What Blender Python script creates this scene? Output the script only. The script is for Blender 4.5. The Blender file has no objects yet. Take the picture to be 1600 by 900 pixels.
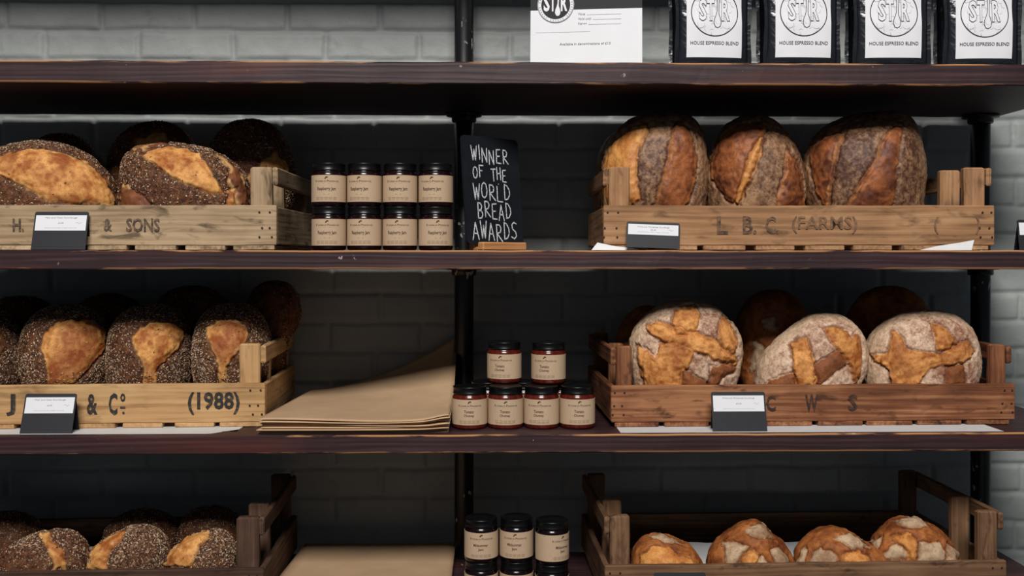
import bpy, math, random
import numpy as np
from mathutils import Vector, Matrix
random.seed(7); rng = np.random.default_rng(7)
SC = bpy.context.scene; COL = SC.collection
EYE = 1.35; F = 1600.0; DIST = 2.0
TH = math.atan(36/1600)
def P(px, py, Y):
    """world point seen at a photo pixel, on the upright plane at depth Y behind the shelf fronts"""
    a = (px-800)/F; b = (400-py)/F
    rx = math.sin(TH)+a*math.cos(TH); ry = math.cos(TH)-a*math.sin(TH)
    t = (Y+DIST)/ry
    return Vector((rx*t, Y, EYE+b*t))
def PX(px, Y): return P(px, 400, Y).x
def proj(v):
    v = np.asarray(v); x = v[:, 0]; y = v[:, 1]+DIST; z = v[:, 2]-EYE
    d = x*math.sin(TH)+y*math.cos(TH); r = x*math.cos(TH)-y*math.sin(TH)
    return np.stack([800+F*r/d, 400-F*z/d], 1)
# ------------------------------------------------------------------ noise
def _h(i, j, k, s):
    n = (i*374761393+j*668265263+k*2147483647+s*974634777) & 0xffffffff
    n = ((n ^ (n >> 13))*1274126177) & 0xffffffff
    n = ((n ^ (n >> 16))*2246822519) & 0xffffffff
    return ((n ^ (n >> 15)) & 0xffff)/65535.0
def vnoise(p, s=0):
    p = np.asarray(p, float); f = np.floor(p); t = p-f; f = f.astype(np.int64)
    t = t*t*(3-2*t); out = 0
    for a in (0, 1):
        for b in (0, 1):
            for c in (0, 1):
                w = (t[:, 0] if a else 1-t[:, 0])*(t[:, 1] if b else 1-t[:, 1])*(t[:, 2] if c else 1-t[:, 2])
                out = out+w*_h(f[:, 0]+a, f[:, 1]+b, f[:, 2]+c, s)
    return out
def fbm(p, s=0, o=4):
    p = np.asarray(p, float); out = 0; amp = .5; tot = 0
    for i in range(o):
        out = out+amp*vnoise(p*(2**i)+i*17.3, s+i); tot += amp; amp *= .5
    return out/tot
def sstep(a, b, x):
    t = np.clip((x-a)/(b-a), 0, 1); return t*t*(3-2*t)
def sdpoly(q, poly):
    """signed distance (positive inside) of points to polygon"""
    poly = np.asarray(poly, float); n = len(poly)
    d = np.full(len(q), 1e9); ins = np.zeros(len(q), bool)
    for i in range(n):
        a = poly[i]; b = poly[(i+1) % n]; e = b-a; w = q-a
        t = np.clip((w@e)/max(e@e, 1e-9), 0, 1)
        d = np.minimum(d, np.linalg.norm(w-t[:, None]*e, axis=1))
        c = ((a[1] > q[:, 1]) != (b[1] > q[:, 1]))
        with np.errstate(divide='ignore', invalid='ignore'):
            xx = (b[0]-a[0])*(q[:, 1]-a[1])/(b[1]-a[1])+a[0]
        ins ^= c & (q[:, 0] < xx)
    return np.where(ins, d, -d)
# ------------------------------------------------------------------ materials
def srgb(r, g, b): return tuple(((c/255)/12.92 if c/255 <= .04045 else ((c/255+.055)/1.055)**2.4) for c in (r, g, b))+(1,)
class NT:
    def __init__(s, name):
        s.m = bpy.data.materials.new(name); s.m.use_nodes = True; s.t = s.m.node_tree
        s.b = s.t.nodes['Principled BSDF']
    def n(s, typ, **kw):
        o = s.t.nodes.new(typ)
        for k, v in kw.items():
            if k.startswith('i_'):
                key = k[2:]; key = int(key) if key.isdigit() else key.replace('_', ' ')
                o.inputs[key].default_value = v
            else: setattr(o, k, v)
        return o
    def l(s, a, b): s.t.links.new(a, b)
    def set(s, **kw):
        for k, v in kw.items(): s.b.inputs[k.replace('_', ' ')].default_value = v
    def noise(s, vec, scale, detail=4, rough=.55, dist=0):
        o = s.n('ShaderNodeTexNoise'); o.inputs['Scale'].default_value = scale; o.inputs['Detail'].default_value = detail
        o.inputs['Roughness'].default_value = rough; o.inputs['Distortion'].default_value = dist
        if vec is not None: s.l(vec, o.inputs['Vector'])
        return o.outputs['Fac']
    def mapv(s, vec, scale):
        o = s.n('ShaderNodeMapping'); o.inputs['Scale'].default_value = scale; s.l(vec, o.inputs['Vector']); return o.outputs['Vector']
    def ramp(s, fac, stops):
        o = s.n('ShaderNodeValToRGB'); e = o.color_ramp.elements
        while len(e) < len(stops): e.new(.5)
        for i, (p, c) in enumerate(stops):
            e[i].position = p; e[i].color = c if len(c) == 4 else tuple(c)+(1,)
        s.l(fac, o.inputs['Fac']); return o.outputs['Color']
    def mix(s, fac, a, b, typ='MIX'):
        o = s.n('ShaderNodeMix', data_type='RGBA', blend_type=typ)
        for sock, v in ((o.inputs[0], fac), (o.inputs[6], a), (o.inputs[7], b)):
            if isinstance(v, (int, float)): sock.default_value = v
            elif isinstance(v, tuple): sock.default_value = v
            else: s.l(v, sock)
        return o.outputs[2]
    def math(s, op, a, b=None):
        o = s.n('ShaderNodeMath', operation=op)
        for i, v in enumerate((a, b)):
            if v is None: continue
            if isinstance(v, (int, float)): o.inputs[i].default_value = v
            else: s.l(v, o.inputs[i])
        return o.outputs[0]
    def bump(s, h, strength, dist=.002):
        o = s.n('ShaderNodeBump'); o.inputs['Strength'].default_value = strength; o.inputs['Distance'].default_value = dist
        s.l(h, o.inputs['Height']); s.l(o.outputs['Normal'], s.b.inputs['Normal'])
    def attr(s, name): return s.n('ShaderNodeAttribute', attribute_name=name)
    def obj(s): return s.n('ShaderNodeTexCoord').outputs['Object']
    def col(s, c): s.l(c, s.b.inputs['Base Color'])
def plain(name, c, rough=.5, spec=.5, metal=0, var=.0, coat=0, scale=200):
    t = NT(name); t.set(Roughness=rough, Metallic=metal); t.b.inputs['Specular IOR Level'].default_value = spec
    t.b.inputs['Coat Weight'].default_value = coat; t.b.inputs['Coat Roughness'].default_value = .08
    n = t.noise(t.obj(), scale, 3)
    d = tuple(x*(1-var) for x in c[:3])+(1,); u = tuple(min(1, x*(1+var)) for x in c[:3])+(1,)
    t.col(t.ramp(n, [(.3, d), (.7, u)])); return t.m
def wood(name, dark, mid, light, stain=.5, rough=.75):
    t = NT(name); g = t.attr('gc').outputs['Vector']
    fine = t.noise(t.mapv(g, (5, 160, 160)), 1, 5, .6)
    big = t.noise(t.mapv(g, (2.2, 9, 9)), 1, 3, .5, .6)
    wv = t.n('ShaderNodeTexWave', wave_type='BANDS', bands_direction='Z'); t.l(t.mapv(g, (1.6, 5, 20)), wv.inputs['Vector'])
    wv.inputs['Scale'].default_value = 1.1; wv.inputs['Distortion'].default_value = 14; wv.inputs['Detail'].default_value = 3; wv.inputs['Detail Scale'].default_value = .7
    blot = t.noise(t.mapv(g, (7, 15, 15)), 1, 4, .6, .5)
    f = t.math('ADD', t.math('MULTIPLY', fine, .42), t.math('ADD', t.math('MULTIPLY', big, .34), t.math('ADD', t.math('MULTIPLY', wv.outputs['Fac'], .07), t.math('MULTIPLY', blot, .30))))
    c = t.ramp(f, [(.38, dark), (.55, mid), (.74, light)])
    spot = t.noise(t.mapv(g, (16, 40, 40)), 1, 3, .6, .4)
    sp = t.ramp(spot, [(.57, (0, 0, 0)), (.70, (stain, stain, stain))])
    c = t.mix(sp, c, tuple(x*.35 for x in dark[:3])+(1,))
    t.col(c); t.set(Roughness=rough); t.b.inputs['Specular IOR Level'].default_value = .25
    t.bump(fine, .5, .0015); return t.m
M = {}
M['pine_pale'] = wood('weathered_pale_pine', srgb(96, 78, 58), srgb(156, 131, 101), srgb(190, 165, 132), .75)
M['pine_warm'] = wood('warm_pine', srgb(128, 94, 58), srgb(183, 143, 97), srgb(205, 168, 120), .35)
M['pine_brown'] = wood('brown_pine', srgb(96, 68, 46), srgb(156, 115, 80), srgb(184, 145, 107), .55)
M['pine_red'] = wood('dark_reddish_pine', srgb(58, 32, 21), srgb(118, 72, 46), srgb(174, 122, 84), .75)
M['pine_dark'] = wood('dark_brown_pine', srgb(44, 30, 23), srgb(76, 54, 42), srgb(112, 85, 67), .6)
M['pine_old'] = wood('old_rough_pine', srgb(60, 41, 28), srgb(104, 75, 53), srgb(142, 108, 78), .7)
M['beech'] = wood('beech_block', srgb(150, 98, 56), srgb(188, 132, 84), srgb(206, 152, 102), .1, .5)
def shelf_mat():
    t = NT('dark_stained_shelf_wood'); g = t.attr('gc').outputs['Vector']; o = t.obj()
    fine = t.noise(t.mapv(g, (3, 110, 110)), 1, 5, .65)
    big = t.noise(t.mapv(g, (1.6, 14, 14)), 1, 3, .5, .8); warp = t.noise(t.mapv(g, (2.5, 6, 6)), 1, 2)
    wv = t.n('ShaderNodeTexWave', wave_type='BANDS', bands_direction='Z'); t.l(t.mapv(g, (1.1, 8, 20)), wv.inputs['Vector'])
    wv.inputs['Scale'].default_value = 1.3; wv.inputs['Distortion'].default_value = 16; wv.inputs['Detail'].default_value = 3; wv.inputs['Detail Scale'].default_value = .6
    f = t.math('ADD', t.math('MULTIPLY', fine, .6), t.math('ADD', t.math('MULTIPLY', wv.outputs['Fac'], .16), t.math('MULTIPLY', warp, .22)))
    c = t.ramp(f, [(.32, srgb(34, 20, 22)), (.55, srgb(56, 35, 38)), (.80, srgb(90, 64, 66))])
    c = t.mix(t.ramp(big, [(.55, (0, 0, 0)), (.72, (.55, .55, .55))]), c, srgb(84, 40, 30))
    # worn arrises: bare wood where the stain has rubbed off along the front edges
    sx = t.n('ShaderNodeSeparateXYZ'); t.l(g, sx.inputs[0]); B = t.attr('edge').outputs['Fac']
    dz = t.math('SUBTRACT', B, t.math('ABSOLUTE', sx.outputs['Z'])); dy = t.math('ADD', sx.outputs['Y'], .2275)
    e = t.ramp(t.math('MULTIPLY', t.math('MAXIMUM', dz, dy), 100), [(.16, (1, 1, 1)), (.42, (0, 0, 0))])
    wn = t.noise(t.mapv(g, (7, 60, 60)), 1, 4, .6)
    wl = t.noise(t.mapv(g, (1.1, 1, 1)), 1, 2, .5)
    w = t.math('MULTIPLY', e, t.ramp(t.math('ADD', t.math('MULTIPLY', wn, .5), t.math('MULTIPLY', wl, .6)), [(.535, (0, 0, 0)), (.58, (1, 1, 1))]))
    c = t.mix(w, c, srgb(180, 128, 82))
    chip = t.noise(o, 62, 2, .5, .3); rare = t.noise(o, 5, 1)
    k = t.math('MULTIPLY', t.ramp(chip, [(.735, (0, 0, 0)), (.755, (1, 1, 1))]), t.ramp(rare, [(.45, (0, 0, 0)), (.55, (.75, .75, .75))]))
    c = t.mix(k, c, srgb(170, 160, 158))
    t.col(c); t.set(Roughness=.5); t.b.inputs['Specular IOR Level'].default_value = .35
    t.bump(f, .5, .0015); return t.m
M['shelf'] = shelf_mat()
def bread_mat(name, rough, spec):
    t = NT(name); a = t.attr('Col').outputs['Color']; o = t.obj()
    n1 = t.noise(o, 260, 4, .65); n2 = t.noise(o, 900, 2)
    f = t.math('ADD', t.math('MULTIPLY', n1, .7), t.math('MULTIPLY', n2, .3))
    c = t.mix(1.0, a, t.ramp(f, [(.3, (.50, .45, .42)), (.5, (1, 1, 1)), (.72, (1.0, 1.0, 1.0))]), 'MULTIPLY')
    t.col(c); t.set(Roughness=rough); t.b.inputs['Specular IOR Level'].default_value = spec
    t.bump(f, .45, .002); return t.m
M['bread'] = bread_mat('bread_crust', .6, .22)
M['bread_gloss'] = bread_mat('bread_crust_baked_dark', .48, .3)
def seeds_mat():
    t = NT('oat_and_seed_flakes'); gi = t.n('ShaderNodeNewGeometry').outputs['Random Per Island']
    t.col(t.ramp(gi, [(0, srgb(50, 33, 26)), (.40, srgb(92, 64, 48)), (.66, srgb(150, 116, 86)), (.88, srgb(196, 168, 134)), (1, srgb(222, 204, 178))]))
    t.set(Roughness=.5); return t.m
M['seeds'] = seeds_mat()
def wall_mat():
    t = NT('painted_brick'); o = t.obj(); n = t.noise(o, 3, 4); n2 = t.noise(o, 120, 4, .6); n3 = t.noise(o, 26, 4, .6, .4)
    c = t.ramp(n, [(.3, srgb(146, 150, 148)), (.7, srgb(164, 168, 165))])
    c = t.mix(t.ramp(n3, [(.60, (0, 0, 0)), (.75, (.35, .35, .35))]), c, srgb(124, 126, 124))
    t.col(c); t.set(Roughness=.55); t.b.inputs['Specular IOR Level'].default_value = .3
    t.bump(t.math('ADD', t.math('MULTIPLY', n2, .4), n3), .35, .004); return t.m
M['wall'] = wall_mat()
def pole_mat():
    t = NT('chipped_black_steel'); o = t.obj(); n = t.noise(t.mapv(o, (1, 1, .55)), 70, 2, .5, .4); r = t.noise(o, 7, 1)
    k = t.math('MULTIPLY', t.ramp(n, [(.66, (0, 0, 0)), (.68, (1, 1, 1))]), t.ramp(r, [(.48, (0, 0, 0)), (.54, (1, 1, 1))]))
    t.col(t.mix(k, srgb(17, 17, 20), srgb(165, 165, 165))); t.set(Roughness=.38, Metallic=.0); t.b.inputs['Specular IOR Level'].default_value = .5; return t.m
M['pole'] = pole_mat()
M['floor'] = plain('dark_concrete_floor', srgb(44, 41, 39), .7, .3, var=.2, scale=6)
M['lid'] = plain('black_gloss_lid', srgb(9, 9, 10), .33, .35, var=.05)
M['raspberry'] = plain('raspberry_jam_in_glass', srgb(24, 6, 9), .2, .3, var=.4, coat=.15, scale=120)
M['tomato'] = plain('tomato_chutney_in_glass', srgb(84, 26, 17), .2, .3, var=.45, coat=.15, scale=160)
M['midsummer'] = plain('dark_berry_jam_in_glass', srgb(16, 5, 7), .2, .3, var=.4, coat=.15, scale=120)
M['kraftlabel'] = plain('kraft_label_paper', srgb(186, 160, 132), .7, .2, var=.06, scale=400)
M['labelink'] = plain('brown_label_ink', srgb(82, 62, 50), .7, .2)
M['labelink2'] = plain('faint_label_ink', srgb(140, 114, 92), .7, .2)
M['card'] = plain('black_card', srgb(26, 26, 32), .55, .35, var=.08, scale=30)
M['white'] = plain('white_paper', srgb(224, 224, 227), .6, .2, var=.02, scale=20)
M['greyink'] = plain('grey_print', srgb(128, 128, 130), .7, .2)
M['lightink'] = plain('pale_grey_print', srgb(182, 182, 184), .7, .2)
M['blackink'] = plain('black_print', srgb(40, 40, 42), .6, .2)
def foil_mat():
    t = NT('black_foil'); o = t.obj(); n = t.noise(o, 16, 3, .5, .8); t.set(Roughness=.24, Metallic=.35, Base_Color=srgb(40, 42, 48)); t.b.inputs['Specular IOR Level'].default_value = .7
    t.bump(n, .55, .012); return t.m
M['foil'] = foil_mat()
M['sheet'] = plain('greaseproof_paper', srgb(214, 214, 214), .55, .3, var=.04, scale=30)
M['kraft'] = plain('kraft_paper', srgb(190, 158, 124), .75, .2, var=.07, scale=14)
M['slate'] = plain('chalkboard_black', srgb(20, 25, 31), .6, .25, var=.25, scale=22)
M['nail'] = plain('rusty_nail', srgb(52, 36, 28), .6, .4, metal=.3, var=.2)
def chalk_mat():
    t = NT('white_chalk'); n = t.noise(t.obj(), 420, 3, .7)
    t.col(t.ramp(n, [(.32, srgb(88, 96, 104)), (.52, srgb(214, 216, 218)), (.8, srgb(240, 240, 240))])); t.set(Roughness=.9); return t.m
M['chalk'] = chalk_mat()
def ink_mat(name, c, w, th):
    t = NT(name); n = t.noise(t.obj(), 130, 4, .7)
    t.col(t.ramp(n, [(th-.08, c), (th+.14, w)])); t.set(Roughness=.8); return t.m
M['ink_pale'] = ink_mat('stencil_ink_on_pale_pine', srgb(62, 48, 40), srgb(122, 98, 76), .50)
M['ink_warm'] = ink_mat('stencil_ink_on_warm_pine', srgb(40, 37, 36), srgb(110, 86, 60), .60)
M['ink_brown'] = ink_mat('stencil_ink_on_brown_pine', srgb(56, 42, 36), srgb(120, 88, 62), .47)
M['ink_faint'] = ink_mat('faded_stencil_ink', srgb(92, 66, 48), srgb(132, 97, 68), .45)
M['ink_red'] = ink_mat('stencil_ink_on_red_pine', srgb(38, 26, 20), srgb(86, 52, 34), .52)
def acrylic():
    t = NT('clear_acrylic'); t.b.inputs['Transmission Weight'].default_value = 1; t.set(Roughness=.03, IOR=1.12, Base_Color=(.97, .98, .98, 1)); return t.m
M['acrylic'] = acrylic()
# ------------------------------------------------------------------ object helpers
class G:
    """collects pieces that become ONE mesh"""
    def __init__(s): s.v = []; s.f = []; s.mi = []; s.sm = []; s.gc = []; s.ed = []; s.n = 0
    def add(s, v, f, mi=0, smooth=False, gc=None, ed=None):
        v = np.asarray(v, float).reshape(-1, 3)
        s.v.append(v); s.f += [tuple(int(i)+s.n for i in q) for q in f]; s.mi += [mi]*len(f); s.sm += [smooth]*len(f)
        s.gc.append(np.zeros((len(v), 3)) if gc is None else gc); s.ed.append(np.zeros(len(v)) if ed is None else ed); s.n += len(v); return s
    def build(s, name, mats, parent=None, loc=None):
        V = np.concatenate(s.v); me = bpy.data.meshes.new(name); me.from_pydata(V.tolist(), [], s.f)
        for m in (mats if isinstance(mats, (list, tuple)) else [mats]): me.materials.append(M[m])
        me.polygons.foreach_set('material_index', s.mi); me.polygons.foreach_set('use_smooth', s.sm)
        a = me.attributes.new('gc', 'FLOAT_VECTOR', 'POINT'); a.data.foreach_set('vector', np.concatenate(s.gc).astype(np.float32).ravel())
        a = me.attributes.new('edge', 'FLOAT', 'POINT'); a.data.foreach_set('value', np.concatenate(s.ed).astype(np.float32))
        me.update(); o = bpy.data.objects.new(name, me); COL.objects.link(o)
        if parent: o.parent = parent
        if loc: o.location = loc
        return o
def tag(o, label=None, cat=None, group=None, kind=None):
    if label: o['label'] = label
    if cat: o['category'] = cat
    if group: o['group'] = group
    if kind: o['kind'] = kind
    return o
def empty(name, loc, label, cat, group=None, rz=0):
    o = bpy.data.objects.new(name, None); COL.objects.link(o); o.location = loc; o.rotation_euler = (0, 0, rz); o.empty_display_size = .05
    return tag(o, label, cat, group)
def copy_tree(o, parent=None):
    c = o.copy(); COL.objects.link(c)
    if parent: c.parent = parent
    for ch in list(o.children): copy_tree(ch, c)
    return c
def bar(g, a, b, axis, ch=.002, jit=.0008, mi=0, step=.02, edge=False, taper=0):
    """a sawn board between corners a and b, running along axis, with chamfered worn arrises"""
    a = np.array(a, float); b = np.array(b, float); L = b[axis]-a[axis]; n = max(3, int(L/step)+1)
    o1, o2 = [i for i in range(3) if i != axis]
    ts = np.concatenate([[0, ch/L], np.linspace(0, 1, n)[1:-1], [1-ch/L, 1]])
    off = rng.uniform(0, 50, 3)*((1, 0, 0) if edge else (1, 1, 1)); vs = []; gc = []; ed = []
    h1 = (b[o1]-a[o1])/2; h2 = (b[o2]-a[o2])/2; c1 = (a[o1]+b[o1])/2; c2 = (a[o2]+b[o2])/2
    for k, t in enumerate(ts):
        e = ch if k in (0, len(ts)-1) else 0
        A = h1-e; B = h2-e
        loop = [(-A, -B+ch), (-A+ch, -B), (A-ch, -B), (A, -B+ch), (A, B-ch), (A-ch, B), (-A+ch, B), (-A, B-ch)]
        for (u, w) in loop:
            p = np.zeros(3); p[axis] = a[axis]+L*t; p[o1] = c1+u; p[o2] = c2+w; vs.append(p)
            gc.append((p[axis], u, w)); ed.append(h2 if edge else 0.0)
    vs = np.array(vs); gc = np.array(gc)+off
    if jit:
        q = np.round(vs*1e5)/1e5
        for i in range(3):
            if i != axis: vs[:, i] += (fbm(q*22+off, 3+i, 2)-.5)*2*jit
    fs = []; m = 8
    for k in range(len(ts)-1):
        for j in range(m):
            x = [k*m+j, k*m+(j+1) % m, (k+1)*m+(j+1) % m, (k+1)*m+j]; fs.append(x)
    fs.append(list(range(m))[::-1]); fs.append([(len(ts)-1)*m+j for j in range(m)])
    if axis != 1: fs = [q[::-1] for q in fs]
    g.add(vs, fs, mi, False, gc, np.array(ed)); return g
def lathe(g, prof, seg=40, mi=0, smooth=True):
    vs = []; fs = []
    for r, z in prof:
        for k in range(seg):
            a = 2*math.pi*k/seg; vs.append((r*math.cos(a), r*math.sin(a), z))
    for i in range(len(prof)-1):
        for k in range(seg): fs.append((i*seg+k, i*seg+(k+1) % seg, (i+1)*seg+(k+1) % seg, (i+1)*seg+k))
    fs.append(tuple(range(seg))[::-1]); fs.append(tuple((len(prof)-1)*seg+k for k in range(seg)))
    g.add(vs, fs, mi, smooth); return g
_tc = {}
def text2d(s, size=1, xs=1, off=0, align='CENTER', res=2, outline=0):
    """flat letter geometry (x, y) and faces of a line of text, centred at the origin"""
    key = (s, off, align, res, outline)
    if key not in _tc:
        cu = bpy.data.curves.new('t', 'FONT'); cu.body = s; cu.align_x = align; cu.align_y = 'CENTER'; cu.resolution_u = res; cu.offset = off
        if outline: cu.fill_mode = 'NONE'; cu.bevel_depth = outline; cu.bevel_resolution = 0
        ob = bpy.data.objects.new('t', cu); COL.objects.link(ob); bpy.context.view_layer.update()
        me = bpy.data.meshes.new_from_object(ob.evaluated_get(bpy.context.evaluated_depsgraph_get()))
        v = np.array([x.co[:] for x in me.vertices]).reshape(-1, 3); f = [tuple(p.vertices) for p in me.polygons]
        bpy.data.objects.remove(ob); bpy.data.curves.remove(cu); bpy.data.meshes.remove(me)
        if len(v):
            v[:, 1] -= (v[:, 1].max()+v[:, 1].min())/2
        _tc[key] = (v, f)
    v, f = _tc[key]; v = v.copy(); v[:, 0] *= size*xs; v[:, 1] *= size
    return v[:, :2], f
def fit(s, w, h, off=0, align='CENTER', outline=0):
    v, f = text2d(s, 1, 1, off, 'CENTER', 2, outline)
    v = v.copy(); v[:, 0] -= (v[:, 0].max()+v[:, 0].min())/2
    v[:, 0] *= w/np.ptp(v[:, 0]); v[:, 1] *= h/np.ptp(v[:, 1]); return v, f
def ribbon(pts, w):
    """flat stroke through 2-D points"""
    vs = []; fs = []
    for a, b in zip(pts[:-1], pts[1:]):
        a = np.array(a, float); b = np.array(b, float); d = b-a; L = np.linalg.norm(d)
        if L < 1e-9: continue
        n = np.array([-d[1], d[0]])/L*w/2; k = len(vs); vs += [a-n, b-n, b+n, a+n]; fs.append((k, k+1, k+2, k+3))
    for p in pts:
        k = len(vs); vs += [np.array(p)+w/2*np.array((math.cos(t), math.sin(t))) for t in np.arange(8)*math.pi/4]; fs.append(tuple(range(k, k+8)))
    return np.array(vs), fs
def disc(cx, cy, r, n=40, ry=None):
    ry = r if ry is None else ry
    return np.array([(cx+r*math.cos(2*math.pi*k/n), cy+ry*math.sin(2*math.pi*k/n)) for k in range(n)]), [tuple(range(n))]
def ring(cx, cy, r0, r1, n=56):
    a = np.arange(n)*2*math.pi/n
    v = np.concatenate([np.stack([cx+r*np.cos(a), cy+r*np.sin(a)], 1) for r in (r0, r1)])
    return v, [(k, (k+1) % n, n+(k+1) % n, n+k) for k in range(n)]
def front(g, vf, cx, cz, y, mi, tilt=0):
    """lay 2-D geometry on an upright face looking to -Y"""
    v, f = vf; c, s = math.cos(tilt), math.sin(tilt)
    X = v[:, 0]*c-v[:, 1]*s; Z = v[:, 0]*s+v[:, 1]*c
    g.add(np.stack([cx+X, np.full(len(v), y), cz+Z], 1), f, mi)
# ------------------------------------------------------------------ setting
ZS = {0: EYE+.855+.038, 1: EYE+.379, 2: EYE+.011, 3: EYE-.349, 4: EYE-.710}
WY = .525
def build_wall():
    x0, x1, z0, z1, s = -1.75, 1.75, 0.0, 2.75, .005
    nx = int((x1-x0)/s)+1; nz = int((z1-z0)/s)+1
    X, Z = np.meshgrid(np.linspace(x0, x1, nx), np.linspace(z0, z1, nz))
    X = X.ravel(); Z = Z.ravel(); p = np.stack([X, Z, X*0], 1)
    wx = X+(fbm(p*14, 1, 3)-.5)*.010; wz = Z+(fbm(p*12, 5, 3)-.5)*.008
    ch, bl = .0715, .2275; j0 = EYE-.163; r = (wz-j0)/ch; row = np.floor(r); fz = (r-row)*ch
    xa = PX(517, WY)
    u = (wx-xa)/bl+np.where(row.astype(int) % 2 == 0, .5, 0)+(_h(row.astype(np.int64), row.astype(np.int64)*0, row.astype(np.int64)*0, 4)-.5)*.12
    cell = np.floor(u); fx = (u-cell)*bl
    d = np.minimum(np.minimum(fz, ch-fz), np.minimum(fx, bl-fx))
    per = _h(row.astype(np.int64), cell.astype(np.int64), row.astype(np.int64)*0, 9)
    y = WY+.0065*(1-sstep(.001, .010, d))-(per-.5)*.004+(fbm(p*30, 11, 3)-.5)*.004+(fbm(p*7, 15, 2)-.5)*.005
    V = np.stack([X, y, Z], 1); i = np.arange(nx*nz).reshape(nz, nx)
    fa = np.stack([i[:-1, :-1], i[:-1, 1:], i[1:, 1:], i[1:, :-1]], -1).reshape(-1, 4)
    me = bpy.data.meshes.new('wall_back'); me.vertices.add(len(V)); me.vertices.foreach_set('co', V.ravel())
    me.loops.add(fa.size); me.loops.foreach_set('vertex_index', fa.ravel()); me.polygons.add(len(fa))
    me.polygons.foreach_set('loop_start', np.arange(len(fa))*4); me.polygons.foreach_set('use_smooth', np.ones(len(fa), bool))
    me.update(calc_edges=True); me.validate(); me.materials.append(M['wall'])
    o = bpy.data.objects.new('wall_back', me); COL.objects.link(o); tag(o, kind='structure')
build_wall()
g = G(); g.add([(-1.75, -3.2, 0), (1.75, -3.2, 0), (1.75, WY+.01, 0), (-1.75, WY+.01, 0), (-1.75, -3.2, -.05), (1.75, -3.2, -.05), (1.75, WY+.01, -.05), (-1.75, WY+.01, -.05)],
      [(0, 1, 2, 3), (7, 6, 5, 4), (0, 4, 5, 1), (1, 5, 6, 2), (2, 6, 7, 3), (3, 7, 4, 0)])
tag(g.build('floor', 'floor'), kind='structure')
# shelving unit: dark boards on black tube posts
SH = empty('shelving_unit', (0, .22, 0), 'dark stained wooden shelving on black pipe posts against the white brick wall', 'shelves')
def child(g, name, mats): 
    for a in g.v: a[:, 1] -= .22
    return g.build(name, mats, SH)
XE = 1.2275
for k, th in ((0, .038), (1, .043), (2, .037), (3, .036), (4, .037)):
    g = G(); bar(g, (-1.5, 0, ZS[k]-th), (XE, .455, ZS[k]), 0, .0022, .0008, 0, .02, True); child(g, 'shelf_board', 'shelf')
for px in (-1.28, PX(725, .42), PX(1532, .42)):
    g = G(); lathe(g, [(.0225, .0), (.0225, 2.6)], 28)
    for a in g.v: a += (px, .42, 0)
    child(g, 'post', 'pole')
    for k, th in ((1, .043), (2, .037), (3, .036), (4, .037), (0, .038)):
        g = G(); lathe(g, [(.027, -.020), (.029, -.017), (.029, -.007), (.042, -.006), (.042, 0)], 28)
        for a in g.v: a += (px, .42, ZS[k]-th)
        child(g, 'pipe_flange', 'pole')
# ------------------------------------------------------------------ crates
def crate(px0, px1, Y0, zbase, depth, mat, ink, texts, label, hb=.079, post=.078, yaw=0, pivot='r', pw=.042, nails=True, sl=8, xw=None):
    if px0 is None: X1 = PX(px1, Y0); X0 = X1-xw
    elif px1 is None: X0 = PX(px0, Y0); X1 = X0+xw
    else: X0 = PX(px0, Y0); X1 = PX(px1, Y0)
    L = X1-X0; pv = X1 if pivot == 'r' else X0
    root = empty('wooden_crate', (pv, Y0, zbase), label, 'crate', None, yaw)
    x0, x1 = X0-pv, X1-pv; st = .0095; z0 = st; z1 = st+hb; tb = .012
    g = G(); bar(g, (x0, 0, z0), (x1, tb, z1), 0, .0016, .0012)
    for (s, cx, w, h, mi, cz) in texts:
        xx = PX(cx, Y0)-pv; front(g, fit(s, w, h, .028 if mi == 1 else .012), xx, z0+hb*.5+cz, -.0016, mi)
    if nails:
        for ex in (x0+.006, x0+.028, x1-.028, x1-.008):
            for ez in (z0+.016, z0+.034, z1-.014):
                front(g, disc(ex+random.uniform(-.006, .006), ez, .0022, 8), 0, 0, -.0016, 2)
    g.build('front_board', [mat, ink, 'nail', 'ink_faint'], root)
    g = G(); bar(g, (x0, depth-tb, z0), (x1, depth, z1), 0, .0016, .001); g.build('back_board', mat, root)
    for (a, b) in ((x0, x0+tb), (x1-tb, x1)):
        g = G(); bar(g, (a, tb+.0005, z0+.001), (b, depth-tb-.0005, z1-.003), 1, .0016, .001); g.build('end_board', mat, root)
    for side in (0, 1):
        for yy in (tb+.0005, tb+.115, depth-tb-.0205):
            a = x0+tb+.0005 if side == 0 else x1-tb-.0005-pw
            dz = random.uniform(-.003, .003)
            g = G(); bar(g, (a, yy, z0), (a+pw, yy+.02, z1+post+dz), 2, .003, .0012); g.build('corner_post', mat, root)
        a = x0+.0005 if side == 0 else x1-tb+.0005
        g = G(); bar(g, (a, .010, z1+post-.038), (a+tb-.001, depth-.008, z1+post-.002), 1, .003, .001); g.build('handle_rail', mat, root)
    w = L/sl
    for k in range(sl):
        a = x0+w*k+random.uniform(.004, .014); b = x0+w*(k+1)-random.uniform(.004, .012)
        g = G(); bar(g, (a, .001, 0), (b, depth-.001, st-.0005), 1, .0015, .0006); g.build('base_slat', mat, root)
    return root
PZ = .0009  # crates stand on greaseproof sheets
crate(None, 432, .03, ZS[2]+PZ, .40, 'pine_pale', 'ink_pale', [('H.', 27, .022, .026, 1, 0), ('A', 129, .015, .026, 1, 0), ('&', 168, .016, .025, 1, 0), ('SONS', 223, .066, .027, 1, 0)],
      'pale weathered wooden crate stencilled & SONS holding seeded loaves', yaw=math.radians(-.6), xw=.76)
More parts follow.
